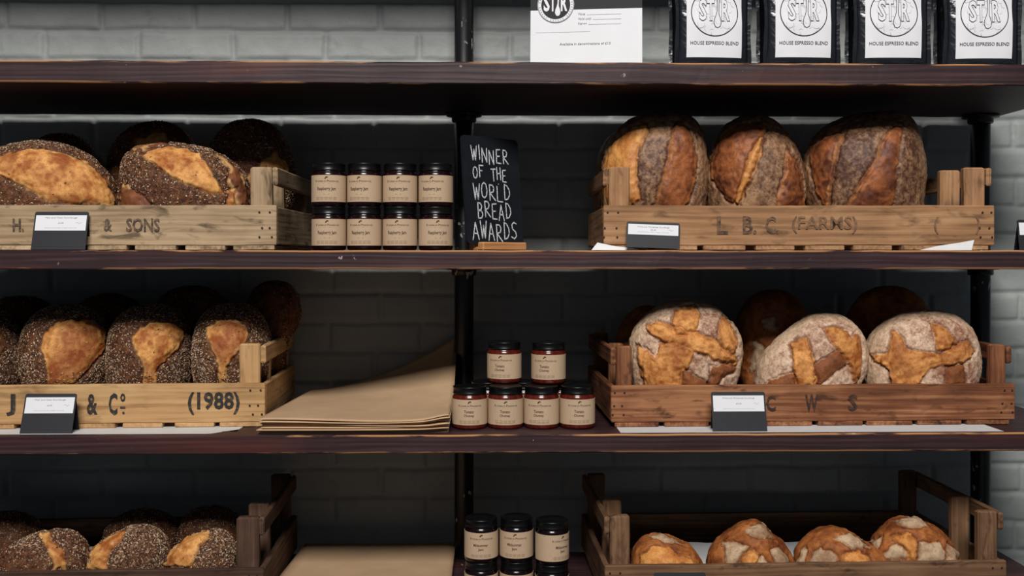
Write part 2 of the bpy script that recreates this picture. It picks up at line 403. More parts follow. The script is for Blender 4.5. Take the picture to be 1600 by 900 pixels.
crate(943, 1548, .03, ZS[2]+PZ, .40, 'pine_brown', 'ink_brown', [('L', 1128, .022, .036, 1, 0), ('B.', 1170, .027, .036, 1, 0), ('C.', 1205, .027, .035, 1, 0), ('(FARMS)', 1286, .130, .034, 3, .001), ('(', 1458, .009, .034, 3, 0), (')', 1522, .009, .034, 3, 0)],
      'brown wooden crate stencilled L B. C. holding three tall crusty loaves', yaw=math.radians(-1.2), pivot='l')
crate(None, 414, .10, ZS[3]+PZ, .40, 'pine_warm', 'ink_warm', [('J', 24, .018, .044, 1, 0), ('&', 148, .021, .042, 1, 0), ('C', 180, .017, .044, 1, 0), ('o', 195, .010, .017, 1, .013), ('-', 195, .010, .004, 1, -.007), ('.', 196, .005, .005, 1, -.018), ('(1988)', 335, .104, .046, 1, 0)],
      'honey coloured wooden crate stencilled & Co (1988) beside the kraft bags', yaw=math.radians(2.2), xw=.78)
crate(955, 1593, .075, ZS[3]+PZ, .40, 'pine_red', 'ink_red', [('C', 1206, .020, .034, 1, 0), ('W', 1270, .027, .036, 1, 0), ('S', 1335, .020, .034, 1, 0)],
      'dark reddish wooden crate stencilled C W S holding floury cross-scored loaves', hb=.075, yaw=math.radians(1.2), pivot='l', pw=.032)
crate(None, 412, .045, ZS[4]+PZ, .42, 'pine_dark', 'ink_red', [], 'dark brown wooden crate on the lowest shelf holding small seeded loaves', yaw=math.radians(1.6), xw=.76, pw=.044, post=.100)
crate(945, 1580, .045, ZS[4]+PZ, .42, 'pine_old', 'ink_red', [], 'rough old wooden crate on the lowest shelf holding small floury rolls', yaw=math.radians(1.2), pivot='l', pw=.040, post=.098)
# ------------------------------------------------------------------ loaves
def ico(n):
    import bmesh
    bm = bmesh.new(); bmesh.ops.create_icosphere(bm, subdivisions=n, radius=1)
    v = np.array([x.co[:] for x in bm.verts]); f = [tuple(x.index for x in q.verts) for q in bm.faces]; bm.free(); return v, f
ICO = {k: ico(k) for k in (5, 6, 7)}
def outline_R(poly, c):
    q = np.array(poly, float); out = []
    th = np.linspace(-math.pi, math.pi, 361)
    for t in th:
        d = np.array((math.cos(t), math.sin(t))); best = 0
        for i in range(len(q)):
            a = q[i]-c; b = q[(i+1) % len(q)]-c; e = b-a
            den = d[0]*e[1]-d[1]*e[0]
            if abs(den) < 1e-12: continue
            r = (a[0]*e[1]-a[1]*e[0])/den; s = (a[0]*d[1]-a[1]*d[0])/den
            if r > 0 and -1e-6 <= s <= 1+1e-6: best = max(best, r)
        out.append(best)
    R = np.array(out); K = np.exp(-.5*(np.arange(-9, 10)/4.0)**2); K /= K.sum()
    R = np.convolve(np.concatenate([R[-10:-1], R, R[1:10]]), K, 'same')[9:-9]
    return th, R
LIN = lambda *c: np.array(srgb(*c)[:3])
PAL = {
 'seeded': dict(base=[LIN(54, 30, 20), LIN(126, 80, 50)], o=[LIN(158, 88, 38), LIN(228, 166, 96)], o2=LIN(132, 64, 34), b=[LIN(92, 50, 34), LIN(140, 84, 50)], edge=LIN(232, 190, 126)),
 'tall': dict(base=[LIN(82, 52, 38), LIN(170, 130, 96)], o=[LIN(88, 46, 29), LIN(160, 94, 52)], o2=LIN(80, 44, 38), b=[LIN(176, 104, 46), LIN(222, 158, 88)], edge=LIN(186, 128, 74)),
 'cross': dict(base=[LIN(144, 96, 74), LIN(224, 194, 166)], o=[LIN(156, 86, 38), LIN(224, 158, 90)], o2=LIN(140, 76, 36), b=[LIN(104, 58, 32), LIN(148, 90, 52)], edge=LIN(140, 78, 40)),
 'brown': dict(base=[LIN(116, 60, 30), LIN(182, 112, 58)], o=[LIN(190, 116, 54), LIN(230, 164, 90)], o2=LIN(146, 78, 38), b=[LIN(152, 116, 86), LIN(210, 182, 148)], edge=LIN(120, 66, 34)),
}
def loaf(name, outline, Yc, ry, kind, scores, label, group=None, lod=6, seeds=0, mat='bread', seed=0, depth_pow=.85, cat='bread'):
    oc = np.array(outline, float); W = np.array([P(x, y, Yc)[:] for x, y in outline])[:, [0, 2]]
    fl = max(z for z in ZS.values() if z < W[:, 1].mean())+PZ+.0095+.0025
    W[:, 1] = np.maximum(W[:, 1], fl); lo, hi = W.min(0), W.max(0); c = (lo+hi)/2
    th, R = outline_R(W, c)
    v, f = ICO[lod]; s = v
    rho = np.hypot(s[:, 0], s[:, 2]); t = np.arctan2(s[:, 2], s[:, 0]); RR = np.interp(t, th, R)
    x = rho**.92*RR*np.cos(t); z = rho**.92*RR*np.sin(t); y = np.sign(s[:, 1])*np.abs(s[:, 1])**depth_pow*ry
    V = np.stack([x, y, z], 1)
    nrm = np.stack([s[:, 0]/max(R.mean(), .01), s[:, 1]/ry, s[:, 2]/max(R.mean(), .01)], 1); nrm /= np.linalg.norm(nrm, axis=1)[:, None]
    cen = np.array([c[0], Yc, c[1]]); q = V+seed*3.1
    lump = (fbm(q*9, seed, 2)-.5)*.009; V = V+nrm*lump[:, None]
    pal = PAL[kind]
    pix = proj(V+cen); wig = np.stack([fbm(q*90, seed+31, 3)-.5, fbm(q*90, seed+47, 3)-.5], 1)*9
    pw = pix+wig
    n1 = fbm(q*28, seed+1, 4); n2 = fbm(q*110, seed+2, 3); n3 = fbm(q*9, seed+3, 2); n4 = vnoise(q*420, seed+6)
    tn = np.clip(.5+(n1-.5)*1.7+(n2-.5)*1.3, 0, 1)
    if kind == 'cross': tn = np.clip(.58+(n1-.5)*.9+(n2-.5)*1.3+(n4-.5)*.8+(n3-.5)*1.0, 0, 1)
    if kind == 'tall':
        stk = fbm(q*np.array([150, 150, 16]), seed+21, 3)
        tn = np.clip(.56+(stk-.5)*.9+(n2-.5)*1.2+(n4-.5)*.9+(n3-.5)*1.2, 0, 1)
    if kind == 'seeded': tn = np.clip(.45+(n4-.5)*1.1+(n2-.5)*1.2, 0, 1)
    base = pal['base'][0]*(1-tn)[:, None]+pal['base'][1]*tn[:, None]
    if kind in ('cross',):
        rim = sstep(.80, 1.0, rho); base = base*(1-.5*rim[:, None])+LIN(206, 176, 140)*.5*rim[:, None]
    col = base; h = (n2-.5)*.004; smask = np.zeros(len(V))
    for (tp, poly) in scores:
        d = sdpoly(pw, poly); m = sstep(-1.0, 1.0, d); tn2 = np.clip(.55+(n1-.5)*(1.0 if kind == 'cross' else 1.6)+(n2-.5)*1.0, 0, 1)
        if tp == 'o':
            tn2 = np.clip(.5+(tn2-.5)*1.25+(.30-np.abs(fbm(q*70, seed+12, 3)-.5)*3.2)*.55, 0, 1); cc = pal['o'][0]*(1-tn2)[:, None]+pal['o'][1]*tn2[:, None]; r = sstep(.54, .70, fbm(q*17, seed+8, 3))*.6
            cc = cc*(1-r[:, None])+pal['o2']*r[:, None]
        elif tp == 'b': cc = pal['b'][0]*(1-tn2)[:, None]+pal['b'][1]*tn2[:, None]
        else: cc = pal['b'][0]*(1-tn)[:, None]+pal['b'][1]*tn[:, None]
        burnt_shade = np.exp(-((d+1.2)/1.3)**2)*.75*(fbm(q*34, seed+19, 2) > .42)  # burnt score edges, with the shadow under the ears painted into the crust colour
        if kind != 'seeded': col = col*(1-burnt_shade[:, None])+LIN(84, 44, 24)*burnt_shade[:, None]
        rim = np.exp(-((d-2.0)/1.8)**2)*.55*(fbm(q*40, seed+9, 2) > .45)
        cc = cc*(1-rim[:, None])+pal['edge']*rim[:, None]
        if kind == 'brown' and tp == 'b': cc = pal['b'][0]*(1-tn)[:, None]+pal['b'][1]*tn[:, None]
        col = col*(1-m[:, None])+cc*m[:, None]
        up = .0045 if not (kind == 'brown' and tp == 'b') else .003
        ridg = np.abs(fbm(q*np.array([60, 60, 60]), seed+12, 3)-.5)*2
        ear = np.exp(-((d-3)/2.4)**2)*(fbm(q*30, seed+14, 2)-.30)*(.014 if kind == 'cross' else .008)*(tp == 'o')
        h = h+m*(up*sstep(0, 12, d)+(ridg-.3)*(.0045 if kind == 'cross' else .0022)*(tp == 'o'))-.0045*np.exp(-((d+.8)/2.0)**2)+ear
        smask = np.maximum(smask, m)
    V = V+nrm*h[:, None]
    me = bpy.data.meshes.new(name); me.from_pydata(V.tolist(), [], f); me.materials.append(M[mat])
    me.polygons.foreach_set('use_smooth', np.ones(len(f), bool))
    seeds = int(seeds*2.6)
    a = me.color_attributes.new('Col', 'FLOAT_COLOR', 'POINT'); a.data.foreach_set('color', np.concatenate([np.clip(col, 0, 1), np.ones((len(V), 1))], 1).astype(np.float32).ravel())
    me.update(); o = bpy.data.objects.new(name, me); COL.objects.link(o); o.location = cen; tag(o, label, cat, group)
    if seeds:
        g = G(); idx = rng.permutation(len(V)); keep = []
        sm2 = np.zeros(len(V))
        for (tp, poly) in scores: sm2 = np.maximum(sm2, sstep(-6, 3, sdpoly(pw, poly)) if tp in 'ob' else 0)
        for i in idx:
            if s[i, 1] > .45: continue
            if sm2[i] > .5 and rng.random() > (.35 if pix[i, 1] > oc[:, 1].min()+.64*np.ptp(oc[:, 1]) and ry > .09 and Yc > .2 else .012): continue
            if n3[i] < .30 and rng.random() > .35: continue
            keep.append(i)
            if len(keep) >= seeds: break
        keep = np.array(keep); N = nrm[keep]; C = V[keep]+N*.0006
        t1 = np.cross(N, rng.normal(size=N.shape)); t1 /= np.linalg.norm(t1, axis=1)[:, None]; t2 = np.cross(N, t1)
        a_ = rng.uniform(.0011, .0028, len(keep))[:, None]; b_ = a_*rng.uniform(.40, .62, len(keep))[:, None]; e_ = .0010
        vv = np.stack([C+t1*a_, C+t2*b_, C-t1*a_, C-t2*b_, C+N*e_, C-N*e_], 1).reshape(-1, 3)
        ff = []
        for k in range(len(keep)):
            b = 6*k
            for j in range(4):
                ff.append((b+j, b+(j+1) % 4, b+4)); ff.append((b+(j+1) % 4, b+j, b+5))
        g.add(vv, ff); tag(g.build('seed_topping', 'seeds', o), kind='stuff')
    return o
def egg(cx, top, w, bot, sq=2.3, tilt=0):
    """plain rounded loaf outline"""
    cy = (top+bot)/2; hh = (bot-top)/2; pts = []
    for k in range(28):
        a = 2*math.pi*k/28; ca, sa = math.cos(a), math.sin(a)
        x = math.copysign(abs(ca)**(2/sq), ca)*w/2; y = math.copysign(abs(sa)**(2/sq), sa)*hh
        pts.append((cx+x+tilt*y, cy+y))
    return pts
S = 'loaves in the & SONS crate'
loaf('seeded_loaf', [(-66, 300), (-52, 262), (-20, 240), (20, 226), (60, 219), (100, 224), (140, 242), (168, 270), (182, 295), (187, 325), (184, 355), (160, 381), (0, 383), (-50, 376), (-66, 335)], .145, .095, 'seeded',
     [('o', [(-30, 250), (0, 240), (30, 234), (62, 232), (100, 238), (138, 253), (163, 278), (176, 300), (182, 322), (170, 324), (130, 319), (100, 317), (75, 314), (55, 302), (30, 289), (0, 275), (-30, 268)])],
     'front seeded loaf with a wide orange split, above the H. stencil at the left edge', 'front seeded loaves', 7, 2600, seed=1)
loaf('seeded_loaf', [(189, 290), (192, 257), (200, 240), (213, 229), (240, 225), (262, 221), (300, 226), (330, 233), (355, 245), (375, 260), (388, 282), (394, 310), (393, 345), (380, 376), (300, 384), (215, 382), (192, 350), (187, 315)], .145, .095, 'seeded',
     [('o', [(222, 241), (240, 232), (262, 228), (290, 231), (312, 241), (325, 256), (335, 273), (345, 291), (351, 303), (330, 301), (305, 294), (285, 286), (265, 274), (248, 263), (233, 251)]),
      ('b', [(335, 236), (352, 246), (376, 266), (390, 300), (390, 326), (372, 326), (368, 300), (356, 285), (358, 262)]), ('o', [(357, 297), (370, 293), (371, 326), (356, 326)]),
      ('b', [(187, 284), (204, 293), (240, 324), (186, 345)]), ('b', [(200, 234), (222, 236), (236, 228), (262, 222), (250, 219), (205, 226)])],
     'front seeded loaf with a slanting leaf-shaped split, above the SONS stencil', 'front seeded loaves', 7, 2600, seed=2)
for (cx, top, w, lab, sd) in ((98, 208, 132, 'shadowed seeded loaf at the back behind the wide orange split loaf', 3), (242, 190, 150, 'dark seeded loaf at the back, middle hump against the wall above SONS', 4)):
    loaf('seeded_loaf', egg(cx, top, w, 372, 2.2), .315, .075, 'seeded', [('o', [(cx-40, top+30), (cx+10, top+16), (cx+40, top+50), (cx, top+60)])], lab, 'back seeded loaves', 5, 900, seed=sd)
loaf('seeded_loaf', egg(391, 186, 140, 372, 2.2), .305, .072, 'seeded', [('o', [(400, 262), (430, 236), (448, 250), (452, 275), (420, 290), (380, 280)])], 'dark seeded loaf at the back, rightmost, beside the pale crate post', 'back seeded loaves', 6, 1600, seed=5)
# L B C crate
loaf('tall_sourdough_loaf', [(939, 285), (943, 245), (952, 222), (968, 200), (990, 183), (1020, 175), (1060, 174), (1085, 186), (1098, 212), (1104, 250), (1104, 300), (1100, 350), (1085, 382), (985, 383), (955, 370), (941, 330)], .20, .105, 'tall',
     [('b', [(938, 270), (944, 245), (955, 225), (972, 207), (990, 197), (1010, 193), (1013, 206), (1003, 220), (997, 232), (993, 250), (994, 275), (997, 295), (1003, 313), (985, 322), (945, 330), (936, 300)]),
      ('o', [(1052, 200), (1062, 188), (1074, 195), (1084, 220), (1090, 250), (1088, 285), (1080, 310), (1068, 330), (1020, 330), (1027, 300), (1037, 275), (1043, 250), (1047, 225)])],
     'tall crusty loaf with a bright torn left side, leftmost above the L B. C. stencil', 'tall loaves in the L B C crate', 7, mat='bread_gloss', depth_pow=1.0, seed=11)
loaf('tall_sourdough_loaf', [(1104, 280), (1108, 240), (1118, 212), (1135, 192), (1160, 180), (1185, 177), (1205, 185), (1230, 210), (1247, 240), (1256, 275), (1257, 310), (1250, 350), (1230, 382), (1130, 383), (1110, 350), (1104, 315)], .205, .10, 'tall',
     [('o', [(1109, 252), (1120, 222), (1140, 203), (1165, 192), (1190, 192), (1199, 200), (1190, 225), (1180, 260), (1168, 290), (1155, 322), (1140, 316), (1125, 302), (1113, 280)]),
      ('b', [(1180, 225), (1192, 215), (1188, 240), (1176, 270), (1164, 300), (1156, 322), (1148, 316), (1160, 280), (1168, 250)]),
      ('o', [(1230, 235), (1245, 250), (1256, 280), (1258, 325), (1212, 328), (1221, 290), (1228, 260)])],
     'narrower tall crusty loaf, middle one of three above the (FARMS) crate front', 'tall loaves in the L B C crate', 7, mat='bread_gloss', depth_pow=1.0, seed=12)
loaf('tall_sourdough_loaf', [(1255, 265), (1258, 235), (1268, 215), (1290, 195), (1325, 180), (1370, 173), (1405, 174), (1422, 185), (1430, 205), (1437, 235), (1442, 265), (1441, 300), (1435, 350), (1415, 382), (1290, 383), (1268, 350), (1258, 310)], .20, .11, 'tall',
     [('o', [(1264, 242), (1275, 222), (1300, 210), (1321, 203), (1313, 225), (1307, 245), (1303, 270), (1297, 300), (1295, 322), (1284, 320), (1275, 300), (1268, 275)]),
      ('o', [(1383, 212), (1398, 196), (1409, 200), (1407, 230), (1403, 260), (1399, 300), (1393, 330), (1318, 330), (1335, 300), (1355, 270), (1370, 243)])],
     'widest tall crusty loaf with broad slanting floury stripes, rightmost of the three', 'tall loaves in the L B C crate', 7, mat='bread_gloss', depth_pow=1.0, seed=13)
loaf('tall_sourdough_loaf', egg(985, 200, 112, 372, 2.3), .355, .05, 'tall', [], 'shadowed tall loaf peeping out behind the bright torn loaf', None, 5, mat='bread_gloss', depth_pow=1.0, seed=14)
# J & Co crate
for (cx, top, w, sc, lab, sd) in (
    (-34, 482, 136, [], 'fully seeded loaf cut off by the left edge, above the J stencil', 21),
    (104, 474, 136, [('o', [(70, 517), (85, 505), (110, 497), (150, 500), (168, 515), (166, 545), (150, 565), (137, 580), (115, 600), (75, 608), (72, 580), (68, 560), (62, 540)])], 'seeded loaf with a broad tan split, above the black card and & stencil', 22),
    (235, 476, 128, [('o', [(205, 528), (218, 510), (245, 502), (275, 505), (290, 518), (282, 545), (266, 560), (252, 568), (246, 580), (246, 605), (222, 605), (224, 578), (218, 560), (210, 547)])], 'seeded loaf with a tongue-shaped orange split, left of the (1988) stencil', 23),
    (362, 474, 118, [('o', [(320, 512), (345, 498), (378, 500), (392, 520), (380, 545), (362, 560), (352, 580), (352, 605), (342, 605), (340, 570), (330, 545), (323, 527)])], 'seeded loaf with a narrow forked split, behind the honey crate post', 24)):
    loaf('seeded_loaf', egg(cx, top, w, 641, 2.5), .235, .095, 'seeded', sc, lab, 'front seeded loaves on the middle shelf', 7 if sc else 6, 3200, seed=sd, depth_pow=1.0)
for (cx, top, w, lab, sd) in ((30, 462, 150, 'black shadowed loaf at the back of the honey crate, farthest left', 25), (170, 458, 140, 'black shadowed loaf at the back of the honey crate, second from left', 26),
                              (300, 446, 150, 'black shadowed loaf at the back of the honey crate, third from left', 27), (418, 436, 90, 'black shadowed loaf at the back of the honey crate, by the handle rail', 28)):
    loaf('seeded_loaf', [(385, 470), (400, 445), (425, 436), (450, 440), (466, 460), (470, 490), (464, 512), (450, 532), (440, 590), (430, 626), (390, 626), (376, 560)] if sd == 28 else egg(cx, top, w, 628, 2.2), .385, .07, 'seeded', [], lab, 'back seeded loaves on the middle shelf', 5, 500, seed=sd)
# C W S crate
loaf('cross_scored_loaf', [(983, 560), (985, 530), (993, 512), (1010, 493), (1030, 477), (1050, 470), (1075, 468), (1105, 471), (1125, 482), (1145, 505), (1155, 525), (1158, 550), (1155, 575), (1148, 605), (1128, 650), (1022, 652), (994, 625), (984, 590)], .165, .075, 'cross',
     [('o', [(1048, 507), (1055, 487), (1070, 477), (1085, 475), (1094, 488), (1093, 505), (1089, 524), (1056, 524)]),
      ('b', [(1112, 572), (1152, 568), (1147, 582), (1130, 590), (1120, 606), (1106, 606), (1112, 588)]), ('b', [(1066, 575), (1080, 583), (1106, 598), (1104, 615), (1064, 615)]),
      ('o', [(1126, 500), (1130, 491), (1146, 510), (1153, 530), (1151, 558), (1130, 548), (1125, 525)]),
      ('o', [(1032, 534), (1060, 538), (1085, 546), (1080, 565), (1075, 577), (1067, 582), (1065, 612), (1010, 612), (1000, 585), (993, 562), (994, 538), (1010, 548), (1024, 559)]),
      ('o', [(1008, 507), (1030, 503), (1050, 510), (1075, 518), (1100, 522), (1124, 532), (1130, 545), (1152, 555), (1152, 571), (1130, 569), (1105, 556), (1085, 548), (1060, 541), (1040, 534), (1025, 527), (1011, 518)])],
     'round floury loaf with a cross-shaped orange score, leftmost in the C W S crate', 'cross-scored loaves in front', 7, seed=31)
loaf('cross_scored_loaf', [(1180, 595), (1184, 570), (1195, 550), (1215, 528), (1240, 508), (1265, 494), (1290, 490), (1312, 491), (1332, 505), (1345, 522), (1352, 545), (1354, 562), (1350, 582), (1342, 602), (1328, 640), (1300, 652), (1215, 652), (1187, 632), (1179, 612)], .155, .07, 'cross',
     [('b', [(1196, 600), (1215, 589), (1240, 582), (1246, 606), (1196, 612)]), ('b', [(1274, 571), (1308, 548), (1320, 555), (1327, 570), (1305, 582), (1287, 596), (1275, 608)]),
      ('o', [(1236, 538), (1245, 528), (1260, 526), (1266, 545), (1272, 565), (1277, 608), (1245, 608), (1239, 575)]),
      ('o', [(1286, 512), (1305, 508), (1325, 519), (1332, 530), (1338, 519), (1345, 530), (1347, 560), (1343, 590), (1336, 602), (1330, 580), (1325, 562), (1312, 550), (1300, 535), (1293, 522)])],
     'lopsided floury loaf sloping down to the left, middle of the C W S crate', 'cross-scored loaves in front', 7, seed=32)
loaf('cross_scored_loaf', [(1353, 570), (1356, 540), (1365, 522), (1385, 502), (1410, 489), (1440, 483), (1470, 484), (1495, 493), (1513, 508), (1525, 530), (1530, 555), (1529, 580), (1520, 605), (1508, 632), (1490, 652), (1390, 652), (1362, 632), (1353, 600)], .165, .075, 'cross',
     [('b', [(1480, 574), (1508, 569), (1508, 606), (1478, 606)]), ('o', [(1455, 502), (1470, 506), (1485, 519), (1497, 535), (1486, 548), (1466, 548), (1461, 528)]),
      ('o', [(1358, 556), (1385, 553), (1388, 540), (1392, 519), (1401, 517), (1410, 528), (1417, 546), (1445, 551), (1470, 554), (1490, 545), (1500, 535), (1515, 532), (1524, 545), (1516, 560), (1505, 568), (1490, 571), (1470, 574), (1455, 577), (1446, 587), (1436, 600), (1430, 612), (1392, 612), (1388, 582), (1382, 571), (1365, 564)])],
     'round floury loaf with jagged orange ears, rightmost in the C W S crate', 'cross-scored loaves in front', 7, seed=33)
for (cx, top, w, sc, lab, sd) in (
    (1208, 452, 122, [('b', [(1177, 533), (1194, 540), (1190, 575), (1172, 585)]), ('b', [(1188, 498), (1212, 494), (1216, 518), (1194, 512)])], 'shadowed brown loaf at the back, between the first two floury loaves', 34),
    (1388, 446, 140, [], 'shadowed brown loaf at the back, behind the rightmost floury loaf', 35), (1012, 478, 100, [], 'shadowed brown loaf edge peeping out left of the cross-scored loaf', 36)):
    loaf('cross_scored_loaf', egg(cx, top, w, 634, 2.3), .31, .07, 'brown', sc, lab, 'back loaves in the C W S crate', 6, seed=sd)
# bottom left crate
for (ol, sc, lab, sd) in (
    ([(-6, 885), (2, 866), (15, 852), (40, 838), (60, 830), (85, 827), (105, 829), (122, 838), (134, 852), (139, 872), (138, 895), (122, 938), (18, 938), (-6, 905)], [('o', [(61, 833), (78, 829), (84, 845), (97, 857), (104, 890), (84, 890), (78, 865), (70, 850)])], 'small seeded roll with a thin tan stripe, leftmost in the lowest left crate', 41),
    ([(137, 888), (142, 865), (155, 848), (175, 835), (200, 826), (220, 823), (240, 828), (255, 840), (262, 865), (260, 900), (240, 938), (160, 938), (138, 905)], [('o', [(142, 860), (160, 845), (180, 831), (196, 827), (186, 845), (172, 860), (164, 890), (134, 890)])], 'small seeded roll with an orange left side, middle of the lowest left crate', 42),
    ([(253, 882), (262, 862), (280, 845), (300, 833), (325, 826), (340, 826), (355, 832), (365, 845), (370, 865), (370, 900), (350, 938), (275, 938), (254, 905)], [('o', [(252, 885), (266, 859), (290, 839), (310, 831), (329, 827), (326, 840), (312, 855), (299, 885)])], 'small seeded roll half bare orange, beside the dark crate post', 43)):
    loaf('seeded_roll', ol, .125, .06, 'seeded', sc, lab, 'front seeded rolls on the lowest shelf', 6, 1700, seed=sd)
for (cx, top, w, lab, sd) in ((10, 800, 110, 'shadowed seeded roll at the back of the dark crate, at the left edge', 44), (222, 798, 118, 'shadowed seeded roll at the back of the dark crate, in the middle', 45), (330, 792, 100, 'shadowed seeded roll at the back of the dark crate, near its handle', 46)):
    loaf('seeded_roll', egg(cx, top, w, 890, 2.2), .325, .06, 'seeded', [], lab, 'back seeded rolls on the lowest shelf', 5, 700, seed=sd)
# bottom right crate
for (ol, sc, lab, sd) in (
    ([(986, 885), (990, 858), (1003, 841), (1020, 834), (1040, 833), (1060, 841), (1080, 850), (1092, 865), (1101, 882), (1103, 905), (1090, 938), (1000, 938), (986, 910)],
     [('o', [(998, 868), (1020, 851), (1045, 853), (1056, 866), (1080, 870), (1096, 890), (998, 890)]), ('b', [(1012, 836), (1036, 831), (1055, 841), (1070, 851), (1040, 845)])], 'low brown sourdough roll, first from left in the lowest right crate', 51),
    ([(1103, 885), (1108, 862), (1117, 848), (1135, 833), (1160, 817), (1180, 811), (1195, 815), (1208, 833), (1222, 845), (1233, 862), (1241, 882), (1240, 905), (1220, 938), (1125, 938), (1104, 908)],
     [('b', [(1163, 827), (1192, 814), (1211, 841), (1190, 842), (1175, 837)]), ('b', [(1127, 846), (1145, 846), (1171, 854), (1158, 865), (1152, 890), (1134, 890), (1132, 865)]), ('b', [(1206, 860), (1220, 855), (1232, 870), (1240, 890), (1220, 890)]), ('b', [(1178, 890), (1192, 870), (1212, 890)]), ('o', [(1153, 890), (1160, 866), (1178, 858), (1190, 868), (1180, 888)])], 'peaked sourdough roll with floury squares, second in the lowest right crate', 52),
    ([(1242, 888), (1246, 862), (1255, 850), (1268, 837), (1285, 828), (1305, 825), (1325, 830), (1340, 838), (1360, 852), (1378, 866), (1388, 882), (1385, 905), (1365, 938), (1265, 938), (1243, 908)],
     [('b', [(1260, 890), (1270, 862), (1280, 855), (1300, 862), (1310, 871), (1307, 890)]), ('b', [(1302, 840), (1325, 831), (1345, 841), (1362, 856), (1345, 853), (1332, 858), (1320, 848)]), ('b', [(1242, 880), (1254, 852), (1258, 858), (1256, 890)]), ('o', [(1312, 890), (1318, 866), (1340, 858), (1360, 868), (1370, 890)])], 'rounded sourdough roll with floury squares, third in the lowest right crate', 53),
    ([(1354, 880), (1358, 850), (1368, 835), (1390, 815), (1405, 808), (1430, 807), (1445, 813), (1465, 825), (1485, 845), (1497, 865), (1498, 888), (1490, 912), (1470, 938), (1375, 938), (1358, 905)],
     [('b', [(1394, 813), (1420, 806), (1437, 806), (1452, 821), (1420, 824)]), ('b', [(1438, 847), (1470, 848), (1476, 860), (1480, 874), (1465, 884), (1436, 882)]), ('b', [(1380, 866), (1398, 850), (1412, 860), (1420, 874), (1385, 876)]), ('b', [(1360, 845), (1378, 837), (1373, 856), (1362, 857)]), ('b', [(1484, 848), (1500, 865), (1498, 892), (1482, 886), (1482, 862)]), ('o', [(1392, 836), (1420, 832), (1434, 848), (1432, 878), (1420, 876), (1412, 856), (1398, 846)])], 'largest sourdough roll with floury squares, last before the rough crate post', 54)):
    loaf('sourdough_roll', ol, .135 if sd != 54 else .15, .065, 'brown', sc, lab, 'sourdough rolls on the lowest shelf', 6, seed=sd)
# ------------------------------------------------------------------ jars
def jar_proto(r, h, mat, line1, line2, label):
    root = empty('jam_jar', (0, 0, 0), label, 'jar')
    g = G(); lathe(g, [(r*.86, 0), (r*.95, .0012), (r*.992, .005), (r, .010), (r, h-.025), (r*.985, h-.0215), (r*.94, h-.0185), (r*.90, h-.016), (r*.90, h-.004)], 48)
    g.build('glass_jar', mat, root)
    g = G(); lathe(g, [(r*.925, h-.0155), (r*.955, h-.015), (r*.965, h-.0135), (r*.94, h-.012), (r*.94, h-.004), (r*.95, h-.003), (r*.955, h-.0015), (r*.94, h-.0003), (r*.90, h), (r*.80, h-.0006), (r*.78, h-.0012), (r*.3, h-.001)], 48)
    g.build('lid', 'lid', root)
    g = G(); z0, z1 = .0095, h-.0248; R = r+.0004; n = 40; A = math.radians(115); vs = []; fs = []
    for k in range(n+1):
        a = -A+2*A*k/n
        for rr, z in ((R, z0), (R, z1), (r-.0004, z1), (r-.0004, z0)): vs.append((rr*math.sin(a), -rr*math.cos(a), z))
    for k in range(n):
        for j in range(4): fs.append((4*k+j, 4*k+(j+1) % 4, 4*k+4+(j+1) % 4, 4*k+4+j)[::-1])
    fs += [(0, 1, 2, 3), (4*n+3, 4*n+2, 4*n+1, 4*n)]
    g.add(vs, fs, 0, False)
    def wrap(vf, cx, cz, mi):
        v, f = vf; a = (v[:, 0]+cx)/R; rr = R+.0003
        g.add(np.stack([rr*np.sin(a), -rr*np.cos(a), cz+v[:, 1]], 1), f, mi)
    H = z1-z0
    wrap(ribbon([(-.0022, -.0012), (.0, .0015), (.0022, .0012)], .0026), 0, z1-.0055, 1)
    wrap(fit('R', .0034, .0040), -.0215, z1-.0120, 1); wrap(fit('OSEBUD', .0185, .0029), -.0095, z1-.0124, 1)
    wrap(fit('P', .0034, .0040), .0030, z1-.0120, 1); wrap(fit('RESERVES', .0200, .0029), .0150, z1-.0124, 1)
    wrap(ribbon([(-.006, 0), (.006, 0)], .0006), 0, z1-.0165, 2)
    if line2 is None: wrap(fit(line1, .038, .0090, .02), 0, z0+H*.47, 1); wrap(ribbon([(-.005, 0), (.006, 0)], .0009), 0, z0+H*.28, 2)
    else: wrap(fit(line1, .020 if len(line1) < 8 else .030, .0060, .02), -.001, z0+H*.53, 1); wrap(fit(line2, .021 if len(line2) > 4 else .011, .0066, .02), -.001, z0+H*.36, 1)
    for k, zz in enumerate((.0085, .0062, .0040)): 
        for j in range(5): wrap(ribbon([(-.021+j*.0087, 0), (-.0145+j*.0087, 0)], .0008), 0, z0+zz, 2)
    g.build('paper_label', ['kraftlabel', 'labelink', 'labelink2'], root); return root
def place_jars(proto, spots):
    for i, (x, y, z, rz, lab, grp) in enumerate(spots):
        o = proto if i == 0 else copy_tree(proto)
        o.location = (x, y, z); o.rotation_euler = (0, 0, rz); tag(o, lab, 'jar', grp)
GH = .087
sp = []; pos = ['first from the left', 'second from the left', 'third from the left', 'fourth, beside the black post']
for r_ in (0, 1):
    for k, px in enumerate((514, 569.5, 625, 681)):
        rz = ([.03, -.12, -.10, .16], [.0, -.22, -.03, -.20])[r_][k]
        sp.append((PX(px, .066), .066+random.uniform(-.001, .001), ZS[2]+.0003+r_*(GH-.0002), rz, 'raspberry jam jar, %s row, %s' % (('bottom', 'top')[r_], pos[k]), 'raspberry jam jars'))
place_jars(jar_proto(.0345, GH, 'raspberry', 'Raspberry Jam', None, ''), sp)
TH_ = .085; sp = []; pos = ['beside the paper bags', 'second from the bags', 'third from the bags', 'nearest the reddish crate']
